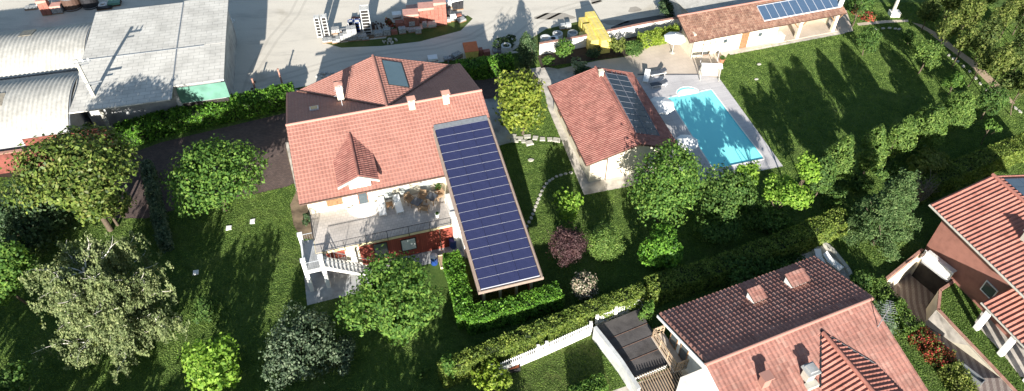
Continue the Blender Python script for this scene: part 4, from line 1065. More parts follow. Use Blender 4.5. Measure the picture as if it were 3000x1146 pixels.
    w=MB(); w.box(-30,1.9,-10.2,-9.95,0,2.4); w.build('wall',M['brickwall'],H2); w=MB(); w.box(-30,1.95,-10.26,-9.89,2.4,2.48); w.build('coping',M['pinkstone'],H2)
    c=W(470,318,0)
    H3=thing('storage_box','pale render storage box between the panelled roof and the long hedge','box',(c.x,c.y,0),R(14))
    m=MB(); m.box(-1,.8,-.6,.5,0,1.5); m.build('body',M['cream'],H3); m=MB(); m.box(-1.05,.85,-.65,.55,1.5,1.58); m.build('lid',M['stone'],H3)
    return FW
FW=warehouse()
def pole():
    x,y=-41.6,58.2
    H=thing('utility_pole','concrete utility pole with crossarms rising between the warehouse roofs','utility pole',(x,y,0),R(20))
    m=MB(); m.hexa([(-.2,-.2,0),(.2,-.2,0),(.2,.2,0),(-.2,.2,0),(-.13,-.13,9.2),(.13,-.13,9.2),(.13,.13,9.2),(-.13,.13,9.2)]); m.build('shaft',M['stone'],H)
    for z,L in ((8.9,1.5),(6.5,1.6)):
        m=MB(); m.box(-L*.15,L*.85,-.22,-.13,z-.07,z+.07); m.box(-.1,.9,.13,.2,z-.5,z-.4); m.build('crossarm',M['alu2'],H)
    for i in range(3):
        m=MB(); m.lathe([(.05,8.97),(.09,9.0),(.05,9.1),(.09,9.13),(.04,9.25)],8,(.1+i*.5,-.17)); m.build('insulator',M['white'],H)
pole()
# ---------------------------------------------------------------- neighbour house with two-tone roof
def neighbour_B():
    H=thing('neighbour_house','neighbouring house at the lower right, one roof slope dark, the other sunlit','house',(FB.o[0],FB.o[1],0),R(22.7))
    zr=8.0; zn=6.3; yn=5.6; L=14.0; ys=-8.5; zs=zr-(zr-zn)/yn*8.5
    r=MB(); roof_quad(r,(L,yn,zn),(.1,yn,zn),(L,0,zr),cw=.34,rh=.43,amp=.09,step=.075); r.build('north_roof',[M['tile_B'],M['fascia']],H)
    r=MB(); roof_quad(r,(0,ys,zs),(13.6,ys,zs),(0,0,zr),cw=.34,rh=.42,amp=.045); r.build('south_roof',[M['tile_B'],M['fascia']],H)
    c=MB(); c.tube((-.03,0,zr+.07),(13.75,0,zr+.07),.13,n=10); c.build('ridge_cap',M['tile_B'],H)
    bb=MB()
    for (y0,z0,y1,z1) in ((yn,zn,0,zr),(ys,zs,0,zr)):
        bb.hexa([(-.06,y0,z0-.25),(-.003,y0,z0-.25),(-.003,y1,z1-.25),(-.06,y1,z1-.25),(-.06,y0,z0+.02),(-.003,y0,z0+.02),(-.003,y1,z1+.02),(-.06,y1,z1+.02)])
    bb.build('barge_board',M['white'],H)
    w=MB(); P=[(ys+.6,0),(5.0,0),(5.0,zn-.1),(0,zr-.28),(ys+.6,zs)]
    for x in (1.3,): pass
    w.v+=[(1.2,y,z) for y,z in P]+[(13.2,y,z) for y,z in P]; w.f+=[(0,1,2,3,4)[::-1],(5,6,7,8,9)]+[(i,(i+1)%5,5+(i+1)%5,5+i) for i in range(5)]; w.m+=[0]*7; w.uv+=[None]*7
    w.box(-.6,1.2,ys,1.2,0,5.0)
    w.build('walls',M['white_wall'],H)
    # balcony on the west gable
    b=MB(); b.box(.15,1.19,2.6,5.9,2.9,3.05); b.build('balcony_floor',M['patio'],H,autouv=True)
    p=MB()
    for (x0,y0,x1,y1) in ((.2,5.85,.2,2.65),(.2,2.65,1.15,2.65),(.2,5.85,1.15,5.85)):
        for z in (3.15,3.5,3.85,4.05):
            p.tube((x0,y0,z),(x1,y1,z),.045,n=5)
        for t in (0,.33,.66,1): p.tube((x0+(x1-x0)*t,y0+(y1-y0)*t,2.9),(x0+(x1-x0)*t,y0+(y1-y0)*t,4.1),.05,n=5)
    p.build('balcony_railing',M['beigewood'],H)
    for y in (3.3,4.6): window(H,1.2,y,4.0,.9,1.9,face='-x',frame=M['wood'],name='balcony_door')
    # roof hatches on the shaded slope
    zf=lambda y:zr-(zr-zn)/yn*abs(y)
    for nm,x0,x1,y0 in (('roof_hatch',6.3,7.45,3.35),('roof_hatch',9.7,11.3,3.45)):
        m=MB(); z0=zf(y0); zt=z0+.55
        m.hexa([(x0+.1,y0+.0,z0-.5),(x1-.1,y0+.0,z0-.5),(x1-.1,y0+.8,z0-.6),(x0+.1,y0+.8,z0-.6),(x0+.1,y0,zt),(x1-.1,y0,zt),(x1-.1,y0+.8,zt-.05),(x0+.1,y0+.8,zt-.05)]); h=m.build(nm,M['white_wall'],H)
        m=MB(); yc=y0-.15; tile_plane(m,(x0,yc,zt-.06),(1,0,0),(0,1.05,.26),x1-x0,1.08,cw=.3,rh=.4,slab=.08); m.build('hatch_roof',[M['tile_B'],M['fascia']],h)
    # dormer with deep tiles on the sunny slope
    k=(zr-zn)/yn
    zf2=lambda y:zr+k*y
    d=MB(); xa=8.85; y1=-.75; zt=zf2(y1)+.0; 
    sd=.42
    def plane(side,W_,y0,y1_):
        # ridge along y at height zt ; falls sideways
        if side<0: tile_plane(d,(xa-W_,y1_,zt-sd*W_),(0,-1,0),(W_,0,sd*W_),y1_-y0,math.hypot(W_,sd*W_),cw=.33,rh=.42,amp=.10,slab=.1)
        else: tile_plane(d,(xa+W_,y0,zt-sd*W_),(0,1,0),(-W_,0,sd*W_),y1_-y0,math.hypot(W_,sd*W_),cw=.33,rh=.42,amp=.10,slab=.1)
    plane(-1,2.3,ys+.3,y1); plane(1,2.3,ys+.3,y1)
    d.tube((xa,ys+.3,zt+.1),(xa,y1-.1,zt+.1),.14,n=10)
    d.build('dormer_roof',[M['tile_C'],M['fascia']],H)
    dw=MB(); dw.prism([(xa-2.1,ys+.5),(xa+2.1,ys+.5),(xa+2.1,-5.),(xa-2.1,-5.)],4.2,zt-1.0); dw.build('dormer_wall',M['white_wall'],H)
    v=MB()
    for s in (-1,1):
        v.tube((xa,y1+.08,zt+.06),(xa+s*2.3,y1-2.3*sd/k+.08,zt-sd*2.3+.1),.08,n=6)
    v.build('valley_gutter',M['dark_metal'],H)
    # chimneys
    z0=zf2(-3.0)
    m=MB(); m.box(5.75,6.35,-3.3,-2.7,z0-.4,z0+1.0); m.box(5.62,6.48,-3.75,-3.3,z0-.45,z0+.12); c1=m.build('chimney',M['stone'],H)
    m=MB(); m.box(5.6,6.5,-3.45,-2.55,z0+1.0,z0+1.14); m.box(5.75,6.35,-3.3,-2.7,z0+1.14,z0+1.32); m.build('chimney_cap',M['concrete_blue'],c1)
    z0=zf2(-2.2)
    m=MB(); m.box(2.75,3.3,-2.6,-2.1,z0-.4,z0+.95); m.box(2.65,3.4,-2.7,-2.0,z0+.95,z0+1.05); m.build('chimney',M['tile_B'],H)
    antenna(H,12.9,-1.8,7.0,3.0,scale=1.25,az=.9,mat='alu2')
    k_=1.031; H.scale=(k_,k_,k_); H.location=(FB.o[0]*k_,FB.o[1]*k_,-1.55)
neighbour_B()
M['asphalt']=plain('dark_asphalt',(.05,.05,.052),.95,.2,2,bump=.2)
sheet('garage_court',[(1850,1130),(1990,1085),(2090,1230),(1930,1260)],M['asphalt'],3)
def hut():
    c=W(1855,1000,0)
    H=thing('garage','low garage with a brown felt flat roof between the white wall and the neighbouring house','garage',(FB.o[0],FB.o[1],0),R(22.7))
    z=1.0
    P=[FB.l(1742,958,z),FB.l(1872,905,z),FB.l(1968,1060,z),FB.l(1862,1103,z)]
    m=MB(); m.prism([P[3],P[2],P[1],P[0]],.8,1.0); m.build('flat_roof',M['hutroof'],H)
    s=MB(); 
    for t in (.28,.5,.74):
        a=Vector(P[0]).lerp(Vector(P[3]),t); b=Vector(P[1]).lerp(Vector(P[2]),t); s.tube((a.x,a.y,1.0),(b.x,b.y,1.0),.035,n=5)
    s.build('roof_seam',M['fascia'],H)
    q=MB(); Q=[(Vector(p)-Vector(((P[0][0]+P[2][0])/2,(P[0][1]+P[2][1])/2)))*.95+Vector(((P[0][0]+P[2][0])/2,(P[0][1]+P[2][1])/2)) for p in P]
    q.prism([tuple(Q[3]),tuple(Q[2]),tuple(Q[1]),tuple(Q[0])],0,.8); q.build('walls',M['white_wall'],H)
    # slatted gate south of it
    G=thing('slatted_pergola','dark slatted pergola at the foot of the brown flat roof beside the white house wall','pergola',(FB.o[0],FB.o[1],0),R(22.7))
    A=Vector(FB.l(1858,1106,1.4)); B=Vector(FB.l(1985,1070,1.4)); d=(B-A); nn=Vector((d.y,-d.x)).normalized()
    m=MB(); ns=17
    for i in range(ns+1):
        a=A.lerp(B,i/ns); e=a+nn*3.6; m.hexa([(a.x-.03,a.y,1.3),(a.x+.03,a.y,1.3),(e.x+.03,e.y,1.3),(e.x-.03,e.y,1.3),(a.x-.03,a.y,1.4),(a.x+.03,a.y,1.4),(e.x+.03,e.y,1.4),(e.x-.03,e.y,1.4)])
    m.build('slats',M['beigewood'],G)
    m=MB()
    for t in (0.15,3.4):
        a=A+nn*t; b=B+nn*t; m.tube((a.x,a.y,1.22),(b.x,b.y,1.22),.07,n=6)
    for q_ in (A,B,A+nn*3.5,B+nn*3.5): m.tube((q_.x,q_.y,0),(q_.x,q_.y,1.22),.06,n=6)
    m.build('frame',M['fascia'],G)
hut()
# ---------------------------------------------------------------- brick house at the far right
def house_C():
    o=W(2908,515,7.3); e=W(2738,613,5.7); ang=math.degrees(math.atan2(o.y-e.y,o.x-e.x)) # towards the ridge
    ang=19.0
    F=Fr(o.x,o.y,ang); print('C',F.l(2738,613,5.7),F.l(2998,852,5.7),F.l(3000,600,7.3))
    H=thing('brick_house','terracotta house at the far right with striped red tiled roofs and white porch columns','house',(o.x,o.y,0),R(ang))
    zr=7.3;ze=5.7; aw=F.l(2738,613,5.7)[0]; L=11.5
    r=MB(); tile_plane(r,(aw,0.05,ze),(0,-1,0),(-aw,0,zr-ze),L,math.hypot(aw,zr-ze),cw=.36,rh=.42,amp=.10,step=.02); r.build('roof',[M['tile_C'],M['alu2']],H)
    r=MB(); tile_plane(r,(-aw,-L,ze),(0,1,0),(aw,0,zr-ze),L,math.hypot(aw,zr-ze),cw=.36,rh=.42,amp=.10,step=.02); r.build('roof',[M['tile_C'],M['alu2']],H)
    c=MB(); c.tube((0,.07,zr+.1),(0,-L,zr+.1),.15,n=10); c.build('ridge_cap',M['tile_C'],H)
    g=MB(); g.tube((aw-.07,0,ze-.03),(aw-.07,-L,ze-.03),.09,n=8); g.build('gutter',M['stone'],H)
    sl=(zr-ze)/-aw
    P=MB(); 
    for i in range(4):
        for j in range(2):
            x=.7+j*1.75; y=-.6-i*1.05; z=zr-sl*x
            P.hexa([(x,y-1,z+.12),(x+1.68,y-1,z-sl*1.68+.12),(x+1.68,y,z-sl*1.68+.12),(x,y,z+.12),(x,y-1,z+.17),(x+1.68,y-1,z-sl*1.68+.17),(x+1.68,y,z-sl*1.68+.17),(x,y,z+.17)])
    P.build('solar_panels',M['pv_blue'],H,autouv=True)
    w=MB(); w0=-4.1
    w.box(w0,-w0,-L+.5,-.7,0,ze+.05); w.build('walls',M['terracotta'],H)
    b=MB(); b.box(w0-.03,w0,-L+.5,-.7,4.2,4.45); b.build('white_band',M['stone'],H)
    window(H,w0,-7.1,2.2,1.2,1.2,face='-x',frame=M['white'],t=.1)
    # chimney near the frame edge
    zc=zr+sl*(-2.2)
    m=MB(); m.box(-2.6,-1.9,-6.6,-5.9,zc-.5,zc+.9); m.box(-2.7,-1.8,-6.7,-5.8,zc+.9,zc+1.0); m.build('chimney',M['stone'],H)
    # porch roof
    a=F.l(2876,886,3.1); bq=F.l(3000,1014,3.1); cq=F.l(2965,837,4.1); print('porch',a,bq,cq)
    ll=12.; x0=a[0]; yN=a[1]
    wx=2.7
    q=MB(); tile_plane(q,(x0,yN,3.1),(0,-1,0),(wx,0,1.05),ll,math.hypot(wx,1.05),cw=.36,rh=.42,amp=.10,step=.02); q.build('porch_roof',[M['tile_C'],M['alu2']],H)
    g=MB(); g.tube((x0-.06,yN,3.05),(x0-.06,yN-ll,3.05),.07,n=8); g.build('porch_gutter',M['stone'],H)
    for i in range(4):
        m=MB(); y=yN-.6-i*2.55; m.box(-6.05,-5.7,y-.2,y+.2,0,3.1); m.build('porch_column',M['white'],H)
house_C()
# ---------------------------------------------------------------- ramp down to the cellar garage
def garage_ramp():
    P=[Vector((*p,0)) for p in RAMP]
    o=(34.5,34.5)
    H=thing('garage_ramp','sunken striped paved ramp with cream retaining walls leading under the louvred railing','ramp',(o[0],o[1],0))
    L=lambda p:(p[0]-o[0],p[1]-o[1])
    zf=lambda y: -max(0.,min(2.8,(y-29.5)*.32))
    loop=[L(p) for p in RAMP]
    # floor split in bands so that it follows the slope
    n=len(RAMP)
    fl=MB()
    ys=[24,29.5]+[29.5+ .9*i for i in range(1,15)]
    from mathutils.geometry import intersect_line_line_2d
    poly=[Vector(p) for p in RAMP]
    def clip(pl,y,keep_above):
        out=[]
        for i in range(len(pl)):
            p,q=pl[i],pl[(i+1)%len(pl)]
            ip=(p.y>=y) if keep_above else (p.y<=y); iq=(q.y>=y) if keep_above else (q.y<=y)
            if ip: out.append(p)
            if ip!=iq: t=(y-p.y)/(q.y-p.y); out.append(p.lerp(q,t))
        return out
    for a,b in zip(ys[:-1],ys[1:]):
        c=clip(clip(poly,a,True),b,False)
        if len(c)>2: 
            A=sum(c[i].x*c[(i+1)%len(c)].y-c[(i+1)%len(c)].x*c[i].y for i in range(len(c)))
            if A<0: c=c[::-1]
            fl.face([(p.x-o[0],p.y-o[1],zf(p.y)-.01) for p in c])
    fl.build('ramp_floor',M['ramp'],H)
    wl=MB()
    for i in range(n):
        p,q=poly[i],poly[(i+1)%n]; k=6
        for j in range(k):
            a=p.lerp(q,j/k); b=p.lerp(q,(j+1)/k)
            wl.face([(a.x-o[0],a.y-o[1],zf(a.y)-.3),(b.x-o[0],b.y-o[1],zf(b.y)-.3),(b.x-o[0],b.y-o[1],.02),(a.x-o[0],a.y-o[1],.02)])
    wl.build('retaining_wall',M['cream'],H)
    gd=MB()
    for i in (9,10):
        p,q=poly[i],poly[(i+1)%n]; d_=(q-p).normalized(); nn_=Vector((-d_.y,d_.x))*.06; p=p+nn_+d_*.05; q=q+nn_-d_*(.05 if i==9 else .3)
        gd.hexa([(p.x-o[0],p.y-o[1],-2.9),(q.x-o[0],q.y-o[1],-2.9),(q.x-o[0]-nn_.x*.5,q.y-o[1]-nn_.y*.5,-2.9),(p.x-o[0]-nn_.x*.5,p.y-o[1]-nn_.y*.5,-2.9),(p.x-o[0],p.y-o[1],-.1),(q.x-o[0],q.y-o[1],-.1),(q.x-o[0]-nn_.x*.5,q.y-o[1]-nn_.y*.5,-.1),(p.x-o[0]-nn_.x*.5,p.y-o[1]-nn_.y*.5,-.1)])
    gd.build('garage_shade_panel',M['dark'],H)  # dark panels over the wall; the garage's inner shade is in their colour
    cp_=MB()
    def kerb(a,b,w,h,mb):
        d=(b-a).normalized(); nn=Vector((-d.y,d.x))*w
        mb.prism([(a.x-o[0],a.y-o[1]),(b.x-o[0],b.y-o[1]),(b.x+nn.x-o[0],b.y+nn.y-o[1]),(a.x+nn.x-o[0],a.y+nn.y-o[1])][::1],-.02,h)
    for i,j in ((5,6),(6,7),(7,8),(8,9),(9,10)): kerb(poly[i],poly[j],-.22,.12,cp_)
    kerb(poly[11],poly[0],-.22,.5,cp_)
    cp_.build('coping',M['pinkstone'],H)
    # pale wedge of concrete on the right of the ramp
    wd_=MB(); a=poly[7];b=poly[8];c=poly[6]
    q1=W(2717,936,-1.35);q2=W(2788,990,-.95);q3=W(2900,1082,-.3)
    wd_.face([(c.x-o[0]-.05,c.y-o[1],-.02),(a.x-o[0]-.05,a.y-o[1],-.03),(q2.x-o[0],q2.y-o[1],zf(q2.y)+.03),(q3.x-o[0],q3.y-o[1],zf(q3.y)+.03)][::-1]); wd_.face([(a.x-o[0]-.05,a.y-o[1],-.03),(b.x-o[0]-.05,b.y-o[1],-.05),(q1.x-o[0],q1.y-o[1],zf(q1.y)+.03),(q2.x-o[0],q2.y-o[1],zf(q2.y)+.03)][::-1]); wd_.build('concrete_wedge',M['concrete'],H)
    # garage mouth roof slab + louvred white railing
    A=Vector((34.9,39.7));B=Vector((36.5,37.7)); A=Vector(W(2712,745,.9)[:2]); B=Vector(W(2790,805,.9)[:2])
    d=(B-A).normalized(); nn=Vector((-d.y,d.x))
    m=MB()
    for i in range(22):
        t=i/21; p=A.lerp(B,t); m.box(p.x-o[0]-.025,p.x-o[0]+.025,p.y-o[1]-.025,p.y-o[1]+.3,.1,1.15)
    for z in (.12,.6,1.1): m.tube((A.x-o[0],A.y-o[1],z),(B.x-o[0],B.y-o[1],z),.05,n=6)
    for z in (.12,.6,1.1): m.tube((A.x-o[0],A.y-o[1]+.3,z),(B.x-o[0],B.y-o[1]+.3,z),.05,n=6)
    for i in range(44):
        t=i/43; p=A.lerp(B,t); q=p+nn*.45
        m.tube((p.x-o[0],p.y-o[1],1.14),(q.x-o[0],q.y-o[1],1.14),.03,n=4)
    m.build('louvred_railing',M['white'],H)
    m=MB(); C=A+Vector((-2.0,-1.0))*.9
    m.tube((A.x-o[0],A.y-o[1],.6),(C.x-o[0],C.y-o[1],.6),.05,n=6); m.box(C.x-o[0],A.x-o[0],0,0,0,0) if False else None
    m.build('side_rail',M['white'],H)
    s=MB(); e=A+nn*3.2; f=B+nn*3.2
    s.prism([(A.x-o[0],A.y-o[1]),(B.x-o[0],B.y-o[1]),(f.x-o[0],f.y-o[1]),(e.x-o[0],e.y-o[1])],-.15,.06); s.build('roof_slab',M['concrete_blue'],H)
garage_ramp()
# ---------------------------------------------------------------- garden furniture
def parasol(px,py,z,r,label,closed=False,mat='whitef',n=8,tilt=0.,group='white parasols'):
    p=W(px,py,z); H=thing('parasol',label,'parasol',(p.x,p.y,0),R(20),group)
    m=MB(); b=len(m.v); rim=[(r*math.cos(2*PI*i/n),r*math.sin(2*PI*i/n),z-.1) for i in range(n)]
    m.v+= [(0,0,z+.38)]+rim+[(x,y,zz-.16) for x,y,zz in rim]+[(x*.97,y*.97,zz-.03) for x,y,zz in rim]+[(0,0,z+.33)]
    for i in range(n):
        j=(i+1)%n; m.f+=[(b,b+1+i,b+1+j),(b+1+i,b+1+n+i,b+1+n+j,b+1+j),(b+1+n+i,b+1+2*n+i,b+1+2*n+j,b+1+n+j),(b+1+2*n+j,b+1+2*n+i,b+1+3*n)]; m.m+=[0]*4; m.uv+=[None]*4
    m.build('canopy',M[mat],H)
    m=MB(); m.tube((0,0,.05),(0,0,z+.3),.03,n=8); m.tube((0,0,z+.38),(0,0,z+.5),.035,.02,n=6); m.build('pole',M['alu'],H)
    m=MB()
    for i in range(n): m.tube((0,0,z+.3),(rim[i][0]*.96,rim[i][1]*.96,z-.1),.012,n=4)
    m.build('ribs',M['alu'],H)
    m=MB(); m.lathe([(.3,.0),(.3,.06),(.08,.1),(.06,.3)],14); m.build('base',M['stone'],H)
    return H
parasol(1937,305,2.3,1.45,'white parasol nearest the rounded pool steps, almost touching the pool house roof')
parasol(2012,414,2.3,1.18,'white parasol halfway down the pool, partly in shade beside the solar panels')
parasol(1978,108,2.2,1.30,'white parasol on the tan patio beside the end of the long garden building')
def lounger(p,rz,label,mat='whitef',frame='white',z0=0.,group='sun loungers',back=True):
    H=thing('sun_lounger',label,'sun lounger',(p[0],p[1],z0),rz,group)
    f=MB()
    for y in (-.32,.30): f.box(-.95,.95,y,y+.03,.26,.31)
    for x in (-.93,0,.9): f.box(x,x+.04,-.29,.30,.26,.30)
    f.build('frame',M[frame],H)
    for x in (-.8,.75):
        for y in (-.3,.27): m=MB(); m.box(x,x+.04,y,y+.04,0,.26); m.build('leg',M[frame],H)
    m=MB(); m.box(-.95,.35,-.29,.29,.31,.39); m.build('cushion',M[mat],H)
    m=MB(); m.hexa([(.36,-.29,.32),(.98,-.29,.62),(.98,.29,.62),(.36,.29,.32),(.33,-.29,.40),(.95,-.29,.70),(.95,.29,.70),(.33,.29,.40)]); m.build('backrest',M[mat],H)
    return H
def W2(px,py,z=0.): q=W(px,py,z); return (q.x,q.y)
hp=lambda a,b:FM.w(a,b)
lounger(hp(6.72,-8.2),R(106.4-3),'white cushioned sun lounger on the terrace, nearer the dormer door',z0=3.0)
lounger(hp(8.15,-8.3),R(106.4+2),'white cushioned sun lounger on the terrace, nearer the two slate tables',z0=3.0)
lounger(W2(1893,232),R(75),'white sun lounger on the patio corner just behind the pool house roof')
lounger(W2(1926,219),R(15),'dark cushioned sun lounger pointing away from the pool house, farther one',mat='slate')
lounger(W2(1928,252),R(15),'dark cushioned sun lounger nearest the first parasol',mat='slate')
lounger(W2(2400,768),R(95),'curved white lounger on the pale terrace behind the dark neighbouring roof, left one')
lounger(W2(2436,775),R(125),'white lounger on the pale terrace near the grass, right one of that pair')
def stool(p,z0,label,rz=0.3):
    H=thing('side_table',label,'side table',(p[0],p[1],z0),rz)
    m=MB(); m.box(-.28,.28,-.28,.28,.40,.45); m.build('table_top',M['wood'],H)
    for x in(-.22,.18):
        for y in(-.22,.18): m=MB(); m.box(x,x+.05,y,y+.05,0,.4); m.build('leg',M['wood'],H)
stool(hp(7.42,-8.1),3.0,'small dark wooden table between the two terrace loungers')
def slate_table(p,z0,label,rz):
    H=thing('garden_table',label,'table',(p[0],p[1],z0),rz,'slate topped terrace tables')
    m=MB(); m.box(-.42,.42,-.42,.42,.68,.73); m.build('table_top',M['slate'],H)
    m=MB(); m.box(-.46,.46,-.46,.46,.63,.678); m.build('rim',M['rattan'],H)
    for x in(-.38,.33):
        for y in(-.38,.33): m=MB(); m.box(x,x+.05,y,y+.05,0,.63); m.build('leg',M['rattan'],H)
slate_table(hp(9.75,-8.75),3.0,'square dark slate table on the terrace, left of the pair',R(61))
slate_table(hp(11.15,-8.5),3.0,'square dark slate table on the terrace, nearest the solar roof',R(61))
def armchair(p,z0,rz,label,mat='rattan'):
    H=thing('armchair',label,'armchair',(p[0],p[1],z0),rz,'rattan armchairs round the terrace tables')
    m=MB(); m.box(-.3,.3,-.3,.3,.34,.44); m.build('seat',M[mat],H)
    m=MB(); m.hexa([(-.32,.24,.44),(.32,.24,.44),(.32,.31,.44),(-.32,.31,.44),(-.3,.34,.95),(.3,.34,.95),(.3,.4,.95),(-.3,.4,.95)]); m.build('backrest',M[mat],H)
    for s in (-1,1): m=MB(); m.box(min(s*.3,s*.37),max(s*.3,s*.37),-.3,.3,.56,.62); m.box(min(s*.32,s*.36),max(s*.32,s*.36),-.3,-.26,.0,.56); m.box(min(s*.32,s*.36),max(s*.32,s*.36),.26,.3,.0,.56); m.build('armrest',M[mat],H)
armchair(hp(9.2,-8.0),3.0,R(40),'rattan armchair at the wall side of the left slate table')
armchair(hp(10.4,-8.0),3.0,R(-10),'rattan armchair between the two slate tables')
armchair(hp(10.3,-9.4),3.0,R(170),'rattan armchair between the slate tables on the railing side')
armchair(hp(11.9,-8.2),3.0,R(-60),'rattan armchair in the terrace corner nearest the solar roof')
def planter(px,py,z0,label,leaf='l_mid',r=.25,h=.4,pot='terrapot',fr=.35,loc=None,seed=1):
    p=(W(px,py,z0) if loc is None else Vector((*loc,z0)))
    H=thing('potted_plant',label,'potted plant',(p.x,p.y,z0),0)
    m=MB(); m.lathe([(r*.7,0),(r,h*.9),(r*1.1,h*.9),(r*1.1,h),(r*.85,h)],14); m.build('pot',M[pot],H)
    rng=np.random.default_rng(seed); n=160; P=unit(rng.normal(size=(n,3)))*fr*(.5+.5*rng.random((n,1))); P[:,2]=np.abs(P[:,2])*1.1+h
    leaf_mesh('foliage',P,unit(P-np.array([0,0,h*.5])+rng.normal(size=(n,3))*.3),.16,M[leaf],rng,parent=H)
planter(2114,182,0,'terracotta pot with a small shrub on the patio, farther from the swing',r=.32,h=.5,seed=2)
planter(2102,204,0,'terracotta pot with a small shrub right behind the garden swing',r=.3,h=.45,seed=3)
planter(0,0,3.0,'tall potted shrub in the far corner of the terrace',loc=hp(12.0,-7.35),r=.22,h=.45,fr=.4,seed=4)
planter(0,0,3.0,'white pot with a sparse plant beside the terrace railing',loc=hp(11.2,-10.4),r=.2,h=.4,pot='white',fr=.15,seed=5)
def swing():
    p=W(2076,228); H=thing('garden_swing','white garden swing seat with cream canopy frame at the end of the grey deck','garden swing',(p.x,p.y,0),R(-4))
    m=MB()
    for x in (-1.05,1.05):
        for s in (-1,1): m.tube((x,s*.65,0),(x,0,1.9),.035,n=6)
        m.tube((x,-.65,.04),(x,.65,.04),.03,n=6)
    m.tube((-1.05,0,1.9),(1.05,0,1.9),.035,n=6); m.build('frame',M['stone'],H)
    m=MB(); m.box(-.85,.85,-.3,.25,.5,.62); m.build('seat',M['whitef'],H)
    m=MB(); m.hexa([(-.85,.25,.55),(.85,.25,.55),(.85,.33,.55),(-.85,.33,.55),(-.85,.42,1.1),(.85,.42,1.1),(.85,.5,1.1),(-.85,.5,1.1)]); m.build('backrest',M['whitef'],H)
    m=MB(); m.hexa([(-1.15,-.75,1.80),(1.15,-.75,1.80),(1.15,-.02,1.96),(-1.15,-.02,1.96),(-1.15,-.75,1.83),(1.15,-.75,1.83),(1.15,-.02,1.99),(-1.15,-.02,1.99)]); m.build('canopy',M['whitef'],H)
    f=MB()
    for x in (-.85,.85): f.tube((x,0,.6),(x,0,1.88),.012,n=4)
    f.build('hanger',M['alu'],H)
swing()
def shower():
    p=W(2050,160); H=thing('awning_frame','thin metal pergola frame over the patio near the doors of the garden building','pergola frame',(p.x,p.y,0),R(17))
    m=MB(); A=[(-1.1,-2.1),(1.1,-2.1),(1.1,1.6),(-1.1,1.6)]
    for i in range(4):
        a,b=A[i],A[(i+1)%4]; m.tube((*a,2.2),(*b,2.2),.035,n=6); m.tube((*a,0),(*a,2.2),.035,n=6)
    m.build('frame',M['alu'],H)
shower()
# stepping stones --------------------------------------------------------
def stone(px,py,w,d,rz,label,grp,name='stepping_stone',cat='stepping stone',h=.09,mat='stone',shape=4,seed=0):
    p=W(px,py); rng=random.Random(seed); m=MB(); n=shape
    if n==4: P=[(-w/2,-d/2),(w/2,-d/2),(w/2,d/2),(-w/2,d/2)]; P=[(x*(1+rng.uniform(-.12,.12)),y*(1+rng.uniform(-.12,.12))) for x,y in P]
    else: P=[(w/2*math.cos(2*PI*i/n)*rng.uniform(.8,1.1),d/2*math.sin(2*PI*i/n)*rng.uniform(.8,1.1)) for i in range(n)]
    m.prism(P,-.01,h*.8,0); Q=[(x*.9,y*.9) for x,y in P]; m.prism(Q,h*.8,h,0)
    o=m.build(name,M[mat],None); o.location=(p.x,p.y,0.0); o.rotation_euler=(0,0,rz); return tag(o,label,cat,grp)
arc=[(1672,507),(1657,510),(1643,514),(1630,518),(1619,525),(1610,531),(1601,539),(1594,549),(1588,560),(1583,572),(1578,584),(1574,595),(1569,606),(1565,617),(1561,628),(1556,640),(1550,652),(1543,664)]
for i,(x,y) in enumerate(arc): stone(x,y,.42,.34,R(15)+i*.1,'small pale stepping stone in the curved line across the lawn beside the long solar roof','small stepping stones of the curved path',shape=7,seed=i)
big=[(1498,400,.9,.7),(1521,407,.8,.6),(1545,401,.7,.6),(1568,405,.55,.6),(1589,408,.55,.62),(1611,409,.55,.62),(1631,411,.75,.65),(1508,413,.8,.55),(1536,415,.6,.55)]
for i,(x,y,w,d) in enumerate(big): stone(x,y,w,d,R(-10)+.12*(i%3),'large pale paving stone in the short straight path below the yellow-green magnolia','paving stones below the round magnolia',seed=i+40)
stone(1550,421,.75,.6,R(20),'pale stone slab with a small dark opening beside the short stone path',None,name='stone_slab',cat='stone slab',h=.18,seed=5)
stone(1555,470,.65,.45,R(10),'single pale stone lying alone on the lawn below the short stone path',None,name='flat_stone',cat='stone',shape=7,h=.1,seed=6)
for i,(x,y,l) in enumerate(((671,669,'square white lawn cover plate farther left in the sunlit strip'),(740,650,'square white lawn cover plate at the edge of the pointed tree shadow'),(574,800,'white lawn cover plate lying alone in deep shade right of the birch'))):
    stone(x,y,.45,.5,R(12),l,None,name='cover_plate',cat='cover plate',mat='white',h=.12,seed=i+70)
for i,(x,y,l) in enumerate(((2224,189,'pale flat stone on the pool lawn, farther one of two near the flower pots'),(2216,233,'pale flat stone on the pool lawn, nearer one of two'))): stone(x,y,.5,.36,.2,l,None,name='flat_stone',cat='stone',shape=8,seed=i+80)
for i,(x,y) in enumerate(((2566,86),(2587,84),(2606,83),(2622,85),(2634,86),(2780,163),(2793,172),(2806,181),(2822,195),(2840,210),(2858,230),(2872,246),(2888,262),(2902,275),(2975,318),(2988,328))): stone(x,y,.6,.35,.2+i*.1,'pale stepping stone in the row along the lawn edge near the bamboo','stepping stones by the bamboo',shape=7,seed=i+90)
